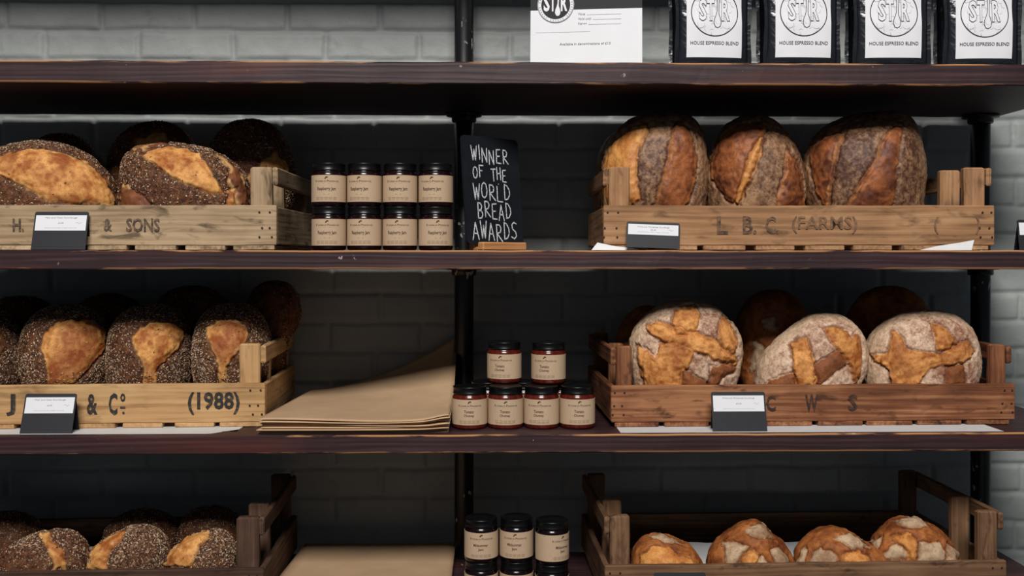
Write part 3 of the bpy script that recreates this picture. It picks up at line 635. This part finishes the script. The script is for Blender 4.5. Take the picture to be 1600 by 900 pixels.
for k, px in enumerate((734, 790, 846, 902)):
    sp.append((PX(px, .088), .088, ZS[3]+.0003, [0, -.02, -.18, .05][k], 'front tomato chutney jar on the shelf, %s' % pos[k], 'tomato chutney jars'))
for k, (px, w) in enumerate(((762, 'left'), (819, 'middle'), (876, 'right'))):
    sp.append((PX(px, .164), .164, ZS[3]+.0003, .3, 'tomato chutney jar standing in the second row, %s of three, mostly its lid showing' % w, 'tomato chutney jars'))
sp.append((PX(788, .150), .150, ZS[3]+.0003+TH_, -.26, 'tomato chutney jar stacked on top, left one of the upper pair', 'tomato chutney jars'))
sp.append((PX(857, .135), .135, ZS[3]+.0003+TH_, -.28, 'tomato chutney jar stacked on top, right one of the upper pair', 'tomato chutney jars'))
place_jars(jar_proto(.0358, TH_, 'tomato', 'Tomato', 'Chutney', ''), sp)
sp = []; pos = ['against the black post', 'in the middle', 'on the right with its label turned away']
for r_ in (1, 0):
    for k, (px, Y) in enumerate(((752, .105), (807, .108), (862.5, .085))):
        sp.append((PX(px, Y), Y, ZS[4]+.0003+r_*GH, [.0, -.12, .62][k] if r_ else .1*k, 'midsummer jam jar, %s layer, %s' % (('lower', 'upper')[r_], pos[k] if r_ or k < 2 else 'on the right'), 'midsummer jam jars'))
place_jars(jar_proto(.0345, GH, 'midsummer', 'Midsummer', 'Jam', ''), sp)
# ------------------------------------------------------------------ price cards
def card(pxl, pxr, Y, zb, h, lean, line, label, roll=0, price='£3.40', yaw=0, note=True):
    X0, X1 = PX(pxl, Y), PX(pxr, Y); w = X1-X0
    root = empty('price_card', ((X0+X1)/2, Y, zb), label, 'price card', 'black folded price cards', yaw)
    g = G(); t = .0012; rr = .004; hw = w/2
    def rp(c, s): return c
    pts = [(-hw, 0), (hw, 0)]
    for cx, cz, a0 in ((hw-rr, h-rr, 0), (-hw+rr, h-rr, 90)):
        for a in range(0, 91, 30): pts.append((cx+rr*math.cos(math.radians(a0+a)), cz+rr*math.sin(math.radians(a0+a))))
    n = len(pts); L = math.sin(lean); c = math.cos(lean)
    def T(x, z, o): return (x*math.cos(roll)-z*math.sin(roll)*c, z*L-o*c, max(0, x*math.sin(roll)*.6+.6*hw*abs(math.sin(roll)))+z*c+o*L)
    vs = [T(x, z, 0) for x, z in pts]+[T(x, z, -t) for x, z in pts]
    fs = [tuple(range(n)), tuple(range(2*n-1, n-1, -1))]+[(k, n+k, n+(k+1) % n, (k+1) % n) for k in range(n)]
    g.add(vs, fs)
    # rear flap of the folded card
    b = .016; q = [(-hw, h-.0012), (hw, h-.0012)]
    vs = []
    for x in (-hw+.003, hw-.003):
        top = T(x, h-.002, -t); vs += [top, (top[0], top[1]+.0015, top[2]), (x, h*L+b+.0015, 0.0), (x, h*L+b, 0.0)]
    g.add(vs, [(0, 1, 2, 3), (7, 6, 5, 4), (0, 4, 5, 1), (1, 5, 6, 2), (2, 6, 7, 3), (3, 7, 4, 0)])
    g.build('folded_card', 'card', root)
    g = G(); lw = w*.47; z0, z1 = h*.50, h*.905
    def lay(v2, f, o, mi): g.add([T(x, z, o) for x, z in v2], f, mi)
    qv = [(-lw, z0), (lw, z0), (lw, z1), (-lw, z1)]
    vs = [T(x, z, .0006) for x, z in qv]+[T(x, z, .0001) for x, z in qv]
    g.add(vs, [(0, 1, 2, 3), (7, 6, 5, 4), (0, 4, 5, 1), (1, 5, 6, 2), (2, 6, 7, 3), (3, 7, 4, 0)])
    v, f = fit(line, w*.60, .0038); lay(v+(0, z1-.0055), f, .0009, 1)
    v, f = fit(price, w*.10, .0030); lay(v+(0, (z0+z1)/2-.0004), f, .0009, 1)
    v, f = fit('CONTAINS GLUTEN, WHEAT AND RYE', w*.58, .0020); lay(v+(0, z0+.0052), f, .0009, 2)
    if note:
        v, f = ribbon([(0, 0), (.004, .001), (.006, -.002), (.010, .001)], .0006); lay(v+(w*.28, (z0+z1)/2), f, .0009, 3)
    g.build('paper_label', ['white', 'greyink', 'lightink', 'lightink'], root); return root
card(48, 133, .003, ZS[2]+.0012, .077, math.radians(15), 'Malt and Oats Sourdough', 'black price card in front of the pale & SONS crate')
card(978, 1062, .006, ZS[2]+.0030, .052, math.radians(13), 'White and Wholemeal Sourdough', 'tilted black price card in front of the L B. C. crate', roll=math.radians(-3.5))
card(30.5, 112, .028, ZS[3]+.0012, .079, math.radians(20), 'Malt and Oats Sourdough', 'black price card hiding the stencil next to the J on the honey crate')
card(1114, 1199, .022, ZS[3]+.0012, .078, math.radians(14), 'White and Wholemeal Sourdough', 'black price card in front of the reddish C W S crate')
card(75, 160, .0, ZS[4]+.0003, .084, math.radians(14), 'Malt and Oats Sourdough', 'black price card before the dark lowest left crate, only its top showing')
card(1024, 1106, .0, ZS[4]+.0003, .085, math.radians(14), 'White and Wholemeal Sourdough', 'black price card before the rough lowest right crate, only its top showing')
card(1593, 1676, .012, ZS[2]+.0003, .062, math.radians(10), 'White Sourdough', 'black price card cut off by the right edge of the picture, by the shelf end')
# ------------------------------------------------------------------ greaseproof sheets
def sheet(px0, px1, zt, yf, yb, label, curl=lambda u: 0, front_edge=lambda u: 0, flaps=()):
    n, m = 60, 8; X0, X1 = PX(px0, .03), PX(px1, .03); top = []; yk = [0, .25, .5, .75, 1.0]
    ys = [(k/4) for k in range(5)]+[1.02, 6, 12]
    vs = []; fs = []; sp_ = .03
    for i in range(n+1):
        u = i/n; x = X0+(X1-X0)*u; f0 = yf+front_edge(u)
        for j in range(m+1):
            if j <= 5: y = f0+(sp_-f0+yf)*j/5; t = 1-j/5
            else: y = sp_+yf+(yb-sp_-yf)*(j-5)/(m-5); t = 0
            vs.append((x, y, zt+.0006+curl(u)*t**1.4))
    N = len(vs); vs += [(x, y, z-.0004) for x, y, z in vs]
    for i in range(n):
        for j in range(m):
            a = i*(m+1)+j; q = (a, a+m+1, a+m+2, a+1); fs.append(q); fs.append(tuple(k+N for k in q[::-1]))
    g = G(); g.add(vs, fs, 0, True)
    for poly in flaps:   # corners of the sheet turned up against the crate front
        a = []
        for (px, dz) in poly: a.append((PX(px, .020), (.0195 if px < 1200 else .003)+dz*.42, zt+.0006+dz))
        k = len(a); a += [(x, y+.0004, z+.0002) for x, y, z in a]
        g.add(a, [tuple(range(k)), tuple(range(2*k-1, k-1, -1))]+[(i, k+i, k+(i+1) % k, (i+1) % k) for i in range(k)])
    tag(g.build('paper_sheet', 'sheet'), label, 'paper', 'greaseproof sheets under the crates')
gs = lambda u, c, w: math.exp(-((u-c)/w)**2)
sheet(-160, 384, ZS[2], .004, .32, 'white paper sheet under the pale & SONS crate')
sheet(928, 1522, ZS[2], .000, .32, 'white paper sheet under the L B. C. crate with corners curling up', flaps=[[(924, 0), (1004, 0), (985, .0045), (962, .0075), (934, .0150)], [(1432, 0), (1512, 0), (1519, .0200), (1495, .0145), (1462, .0085)]], front_edge=lambda u: .012*gs(u, .5, .28)+.012*gs(u, .75, .2))
sheet(-160, 366, ZS[3], .020, .36, 'white paper sheet under the honey coloured & Co crate', front_edge=lambda u: .05*max(0, (u-.93)/.07))
sheet(968, 1562, ZS[3], .012, .34, 'white paper sheet under the reddish C W S crate')
for (a, b, lab) in ((-110, 400, 'white paper lining the dark lowest left crate, between the rolls'), (1000, 1520, 'white paper lining the rough lowest right crate, between the rolls')):
    zb = ZS[4]+PZ+.0105; X0, X1 = PX(a, .06)+.055, PX(b, .06)-.065; prof = [(.075, .0), (.2, .0), (.33, .0), (.37, .004), (.383, .010), (.390, .018), (.394, .026)]
    g = G(); n = 30; vs = []; fs = []
    for i in range(n+1):
        for (y, z) in prof: vs.append((X0+(X1-X0)*i/n, y+.004*math.sin(i*1.3), zb+z+.004*math.sin(i*.9)*(z > .03)))
    m = len(prof); N = len(vs); vs += [(x, y, z-.0004) for x, y, z in vs]
    for i in range(n):
        for j in range(m-1):
            q = (i*m+j, i*m+m+j, i*m+m+j+1, i*m+j+1); fs.append(q); fs.append(tuple(k+N for k in q[::-1]))
    g.add(vs, fs, 0, True); tag(g.build('paper_liner', 'sheet'), lab, 'paper', 'paper liners')
# ------------------------------------------------------------------ kraft paper bags
def kraft(X0, X1, Y0, Y1, z, th, rise, label, group, k, mx=0, xl=.03):
    n, m = 36, 26; g = G(); rs = random.Random(100+k); dx0, dx1 = rs.uniform(-.004, .006), rs.uniform(-.005, .003); dy = rs.uniform(-.003, .006); ph = rs.uniform(0, 6)
    top = []; bot = []
    for i in range(n+1):
        u = i/n
        for j in range(m+1):
            t = j/m; xa = X0+dx0+xl*t; xb = X1+dx1
            x = xa+(xb-xa)*u; y = Y0+dy+(Y1-Y0)*t+.004*math.sin(3*u+ph)*(1-t)
            zz = z+rise*(max(0, (t-.15)/.85)**1.7)*(max(0, (u-.05)/.95)**1.5)+.0035*math.sin(5.2*u+ph*.3)*(.3+.7*mx)*mx
            zz += mx*.010*(gs(u, 1, .10)*gs(t, 0, .25))
            e = min(1, min(u, 1-u)/.05, min(t, 1-t)/.06)
            top.append((x, y, zz+th*(.55+.45*e))); bot.append((x, y, zz))
    N = len(top); fs = []
    for i in range(n):
        for j in range(m):
            a = i*(m+1)+j; q = (a, a+m+1, a+m+2, a+1); fs.append(q); fs.append(tuple(x+N for x in q[::-1]))
    for j in range(m):
        fs.append((j, j+1, N+j+1, N+j)); a = n*(m+1)+j; fs.append((a+1, a, N+a, N+a+1))
    for i in range(n):
        a = i*(m+1); fs.append((a+m+1, a, N+a, N+a+m+1)); a += m; fs.append((a, a+m+1, N+a+m+1, N+a))
    g.add(top+bot, fs, 0, True); return tag(g.build('paper_bag', 'kraft'), label, 'paper bag', group)
nb = 8
for k in range(nb):
    last = k == nb-1
    kraft(-.452, -.079, .014 if k else .02, .465, ZS[3]+.0004+k*.0036, .0022, .115+.002*k, 'topmost brown kraft bag, its back corner bending up to the black post' if last else
          'brown kraft bag within the flat stack beside the honey crate, front edge showing', None if last else 'kraft bags in the middle shelf stack', k, k/nb)
for k in range(3):
    last = k == 2
    kraft(-.46, -.080, .02, .462, ZS[4]+.0004+k*.0085, .0078, 0, 'topmost kraft bag of the lowest shelf stack, between dark crate and post' if last else
          'kraft bag under the topmost one in the lowest shelf stack', None if last else 'kraft bags in the lowest shelf stack', 20+k, .3, .02)
# ------------------------------------------------------------------ chalkboard
LET = {'W': [[(0, 1), (.25, 0), (.5, .75), (.72, 0), (1, 1)]], 'I': [[(.5, 1), (.5, 0)]], 'N': [[(.05, 0), (.1, 1), (.85, .02), (.9, 1)]], 'E': [[(.85, 1), (.15, .97), (.12, .02), (.9, 0)], [(.14, .5), (.7, .52)]],
       'R': [[(.12, 0), (.12, 1), (.6, .98), (.85, .8), (.7, .55), (.15, .48), (1, 0)]], 'O': [[(.5, 1), (.18, .85), (.05, .5), (.15, .12), (.48, 0), (.82, .15), (.95, .5), (.82, .88), (.5, 1)]],
       'F': [[(.15, 0), (.15, 1), (.95, 1)], [(.15, .55), (.75, .55)]], 'T': [[(0, .98), (1, 1)], [(.5, 1), (.52, 0)]], 'H': [[(.1, 1), (.1, 0)], [(.85, 1), (.88, 0)], [(.1, .5), (.86, .52)]],
       'L': [[(.15, 1), (.12, .03), (.95, 0)]], 'D': [[(.12, 0), (.12, 1), (.55, .92), (.9, .65), (.92, .35), (.6, .06), (.12, 0)]], 'B': [[(.12, 0), (.12, 1), (.6, .97), (.78, .77), (.6, .55), (.15, .52), (.7, .47), (.92, .25), (.7, .03), (.12, 0)]],
       'A': [[(0, 0), (.45, 1), (.95, 0)], [(.18, .38), (.78, .36)]], 'S': [[(.92, .9), (.55, 1), (.2, .85), (.25, .6), (.75, .42), (.88, .18), (.5, 0), (.05, .12)]]}
BL = P(733, 386, .058); yawb = math.atan2(.105, .117); CB = empty('chalkboard', (BL.x, .058, ZS[2]+.0003), 'small chalkboard reading WINNER OF THE WORLD BREAD AWARDS on a wooden block', 'chalkboard', None, yawb)
bw, bh, lean = .157, .236, math.radians(5)
g = G(); t = .005; rr = .010; pts = []
for cx, cz, a0 in ((bw-rr, .012+rr, 270), (bw-rr, bh-rr, 0), (rr, bh-rr, 90), (rr, .012+rr, 180)):
    for a in range(0, 91, 18): pts.append((cx+rr*math.cos(math.radians(a0+a)), cz+rr*math.sin(math.radians(a0+a))))
def CT(x, z, o): return (x, z*math.sin(lean)-o*math.cos(lean)+.004, z*math.cos(lean)+o*math.sin(lean))
n = len(pts); g.add([CT(x, z, 0) for x, z in pts]+[CT(x, z, -t) for x, z in pts], [tuple(range(n)), tuple(range(2*n-1, n-1, -1))]+[(k, n+k, n+(k+1) % n, (k+1) % n) for k in range(n)])
for (s, x0, x1, zt, hh) in (('WINNER', .022, .128, .215, .029), ('OF', .024, .056, .172, .024), ('THE', .074, .120, .170, .025), ('WORLD', .022, .128, .137, .032), ('BREAD', .030, .128, .098, .032), ('AWARDS', .014, .142, .057, .035)):
    adv = (x1-x0)/sum(.45 if c == 'I' else 1 for c in s); cx = x0
    for i, c in enumerate(s):
        wd = adv*(.45 if c == 'I' else 1)
        for st in LET[c]:
            v, f = ribbon([(cx+wd*(.08+.80*a)+random.uniform(-.0004, .0004), zt-hh+hh*b+.0035*math.sin(i*1.7)-.0012*i*(s == 'WINNER')) for a, b in st], .0026)
            g.add([CT(x, z, .0004) for x, z in v], f, 1)
        cx += wd
v, f = disc(.094, .139, .0012, 8); g.add([CT(x, z, .0004) for x, z in v], f, 1)
g.build('board', ['slate', 'chalk'], CB)
g = G(); bar(g, (.024, -.016, 0), (.146, .0025, .0170), 0, .0022, .0004); bar(g, (.024, .0125, 0), (.146, .030, .0170), 0, .0022, .0004); bar(g, (.026, .0025, 0), (.144, .0125, .0075), 0, .0012, .0002)
g.build('wooden_base', 'beech', CB)
# ------------------------------------------------------------------ coffee bags with the round logo
def logo(add, cx, cz, R, dark=False):
    rs = random.Random(3)
    if not dark:
        add(ring(0, 0, R*.965, R*1.0), cx, cz, 1)
        for k in range(46):   # pencil-drawn leaves and stems filling the roundel
            a = rs.uniform(0, 6.28); d = R*math.sqrt(rs.uniform(.05, .80)); p = np.array((d*math.cos(a), d*math.sin(a))); th = rs.uniform(0, 6.28); L = R*rs.uniform(.14, .28); pts = []
            for q in np.linspace(0, 1, 7): pts.append(p+np.array((math.cos(th)*L*q-math.sin(th)*L*.25*math.sin(q*3.14), math.sin(th)*L*q+math.cos(th)*L*.25*math.sin(q*3.14))))
            pts = [x*min(1, R*.94/np.linalg.norm(x)) for x in pts]; add(ribbon(pts, R*.014), cx, cz, 2)
    else:
        add(disc(0, 0, R*.80, 48), cx, cz, 1); add(ring(0, 0, R*.965, R), cx, cz, 2)
        for k in range(40):
            a = k/40*6.283
            if k % 7 == 6: continue
            add(ribbon([(R*.86*math.cos(a), R*.86*math.sin(a)), (R*.92*math.cos(a), R*.92*math.sin(a))], R*.025), cx, cz, 2)
    mi_f, mi_o = (0, 3) if not dark else (0, 0)
    for (ch, x, w) in (('S', -.50, .34), ('T', -.17, .32), ('R', .46, .36)):
        v, f = fit(ch, R*w, R*.95, .035); add((v, f), cx+R*x, cz+R*.10, 4 if not dark else 0)
        if not dark:
            v, f = fit(ch, R*w, R*.95, .035, outline=.012); add((v, f), cx+R*x, cz+R*.10, 1)
    sp = [(.12, .92), (.10, .1), (.06, -.08), (-.02, -.28), (-.04, -.46), (.02, -.60), (.12, -.64), (.22, -.58), (.26, -.44), (.23, -.26), (.17, -.08), (.17, .1), (.22, .92)]
    sp = [(R*a, R*b) for a, b in sp]
    add((np.array(sp), [tuple(range(len(sp)))[::-1]]), cx, cz, 4 if not dark else 0)
    if not dark: add(ribbon(sp, R*.024), cx, cz, 1)
M['labelwhite'] = M['white']
def coffee_bag(label):
    root = empty('coffee_bag', (0, 0, 0), label, 'coffee bag', 'house espresso bags')
    H = .285; lv = [0, .004, .014, .03, .055, .08, .11, .14, .17, .20, .225, .245, .262, .275, H]
    def wd(z): return .0715-.002*math.sin(z/H*6)
    def dp(z): return float(np.interp(z, [0, .004, .014, .03, .08, .14, .20, .25, .275, H], [.030, .033, .0345, .036, .038, .035, .026, .012, .004, .003]))
    def fy(x, z): w = wd(z); return -dp(z)*(1-.30*min(1, abs(x)/w)**4)+(.0022*(float(vnoise(np.array([[x*38, z*26, 1.5]]))[0])-.5)*2 if 0 < z < H else 0)
    vs = []; per = 0; nf = 22
    for z in lv:
        w = wd(z); d = dp(z); loop = []
        for k in range(nf+1): x = -w+2*w*k/nf; loop.append((x, fy(x, z), z))
        gi = .55*d*min(1, z/.02)
        for (q, s) in ((.55, .35), (1.0, 0), (.55, -.35)): loop.append((w-gi*q, -d*s, z))
        for k in range(nf+1): x = w-2*w*k/nf; loop.append((x, -fy(x, z), z))
        for (q, s) in ((.55, -.35), (1.0, 0), (.55, .35)): loop.append((-w+gi*q, -d*s, z))
        per = len(loop); vs += loop
    fs = [(i*per+k, i*per+(k+1) % per, (i+1)*per+(k+1) % per, (i+1)*per+k) for i in range(len(lv)-1) for k in range(per)]
    fs += [tuple(range(per))[::-1], tuple((len(lv)-1)*per+k for k in range(per))]
    g = G(); g.add(vs, fs, 0, True)
    for sx in (-1, 1):   # pressed seal fins down the four upright edges
        for sy in (-1, 1):
            a = []; q = []
            for i, z in enumerate(lv):
                x = sx*wd(z); y = sy*abs(fy(wd(z), z)); f = .0065+.001*math.sin(z*60+sx)
                a += [(x-sx*.0005, y-.0004, z), (x+sx*f, y+sy*.001-.0004, z), (x+sx*f, y+sy*.001+.0004, z), (x-sx*.0005, y+.0004, z)]
            for i in range(len(lv)-1):
                for k in range(4): q.append((4*i+k, 4*i+(k+1) % 4, 4*i+4+(k+1) % 4, 4*i+4+k))
            q += [(0, 1, 2, 3), tuple(4*(len(lv)-1)+k for k in (3, 2, 1, 0))]
            g.add(a, q, 0, False)
    g.build('foil_pouch', 'foil', root)
    g = G(); hw, z0, z1 = .0555, .0135, .185; n, m = 14, 20; a = []
    for i in range(n+1):
        for j in range(m+1): x = -hw+2*hw*i/n; z = z0+(z1-z0)*j/m; a.append((x, fy(x, z)-.0010, z))
    N = len(a); fs = []
    for i in range(n):
        for j in range(m): q = i*(m+1)+j; r = (q, q+m+1, q+m+2, q+1); fs.append(r); fs.append(tuple(k+N for k in r[::-1]))
    g.add(a+[(x, y+.0006, z) for x, y, z in a], fs, 0, True)
    def add(vf, cx, cz, mi):
        v, f = vf; off = {4: .0014, 1: .0017, 2: .0012, 3: .0015, 0: .0012}[mi]
        g.add([(x+cx, fy(x+cx, z+cz)-off-.0002, z+cz) for x, z in v], f, mi)
    logo(add, 0, .1020, .0475); add(fit('HOUSE ESPRESSO BLEND', .097, .0068), 0, .0415, 1)
    g.build('paper_label', ['white', 'blackink', 'lightink', 'greyink', 'white'], root); return root
cb = coffee_bag('')
for i, (px, Y, rz, lab) in enumerate(((1109, .050, .06, 'black coffee bag beside the white gift voucher'), (1247, .045, .02, 'second black coffee bag from the gift voucher'), (1387, .045, -.03, 'third black coffee bag from the gift voucher'), (1527, .048, -.05, 'black coffee bag farthest right on the top shelf'))):
    o = cb if i == 0 else copy_tree(cb)
    o.location = (PX(px, Y), Y+.002, ZS[1]+.0005); o.rotation_euler = (0, 0, rz); tag(o, lab, 'coffee bag', 'house espresso bags')
# voucher in a clear stand
VL, VR = P(827, 98, .062), P(1018, 98, .030); VW = math.hypot(VR.x-VL.x, VR.y-VL.y)
V = empty('gift_voucher', (VL.x, VL.y, ZS[1]+.0003), 'white gift voucher with round logo in a clear acrylic stand', 'gift voucher', None, math.atan2(VR.y-VL.y, VR.x-VL.x))
le = math.radians(4); HV = .215
def VT(x, z, o): return (x, z*math.sin(le)-o*math.cos(le), z*math.cos(le)+o*math.sin(le))
def panel(g, x0, x1, z0, z1, o0, o1, mi=0):
    q = [(x0, z0), (x1, z0), (x1, z1), (x0, z1)]
    g.add([VT(x, z, o0) for x, z in q]+[VT(x, z, o1) for x, z in q], [(0, 1, 2, 3), (7, 6, 5, 4), (0, 4, 5, 1), (1, 5, 6, 2), (2, 6, 7, 3), (3, 7, 4, 0)], mi)
g = G(); panel(g, 0, VW, .004, HV+.006, -.0005, -.0025); panel(g, 0, VW, 0.0005, .0035, .002, -.06); g.build('acrylic_stand', 'acrylic', V)
g = G(); pw_ = VW*.925; panel(g, .002, pw_, .004, HV, .0012, .0004)
def vadd(vf, cx, cz, mi):
    v, f = vf; off = .0016+{0: .0008, 1: .0002, 2: .0004}.get(mi, .0003); g.add([VT(x+cx, z+cz, off) for x, z in v], f, mi)
vadd((np.array([(.002, .117), (pw_, .117), (pw_, .165), (.002, .165)]), [(0, 1, 2, 3)]), 0, 0, 1)
vadd(disc(0, 0, .037, 48), .053, .127, 0)
g.mi[-1] = 0
logo(lambda vf, cx, cz, mi: g.add([VT(x+cx, z+cz, .0030+(.0006 if mi == 0 else 0)) for x, z in vf[0]], vf[1], mi), .053, .127, .0365, True)
for (s, z, w) in (('Value', .1075, .014), ('Valid until', .0975, .026), ('Signed', .0875, .017)):
    vadd(fit(s, w, .0050 if s != 'Valid until' else .0048), .098+w/2, z, 2); vadd(ribbon([(0, 0), (.186-.098-w-.006, 0)], .0006), .098+w+.004, z-.002, 3)
vadd(ribbon([(0, 0), (.110, 0)], .0005), .012, .071, 3)
vadd(fit('Available in denominations of £10', .102, .0050, .006), .112, .0465, 2)
g.build('paper_voucher', ['white', 'blackink', 'greyink', 'lightink'], V)
# ------------------------------------------------------------------ light and camera
def area(name, loc, target, sx, sy, e, c):
    li = bpy.data.lights.new(name, 'AREA'); li.shape = 'RECTANGLE'; li.size = sx; li.size_y = sy; li.energy = e; li.color = c
    o = bpy.data.objects.new(name, li); COL.objects.link(o); o.location = loc
    o.rotation_euler = (Vector(target)-Vector(loc)).to_track_quat('-Z', 'Y').to_euler(); return o
area('window_daylight', (-.15, -4.6, EYE+3.5), (.0, 0, EYE), 2.3, 1.1, 395, (1.0, .965, .93))
w = bpy.data.worlds.new('World'); SC.world = w; w.use_nodes = True
w.node_tree.nodes['Background'].inputs[0].default_value = (.72, .84, 1.0, 1); w.node_tree.nodes['Background'].inputs[1].default_value = .09
cam = bpy.data.cameras.new('camera'); cam.lens = 36; cam.sensor_width = 36; cam.shift_y = -50/1600; cam.clip_start = .05
co = bpy.data.objects.new('camera', cam); COL.objects.link(co); co.location = (0, -DIST, EYE); co.rotation_euler = (math.pi/2, 0, -TH); SC.camera = co
SC.view_settings.view_transform = 'Standard'; SC.view_settings.look = 'None'; SC.view_settings.exposure = 0; SC.view_settings.gamma = 1; SC.view_settings.use_curve_mapping = False
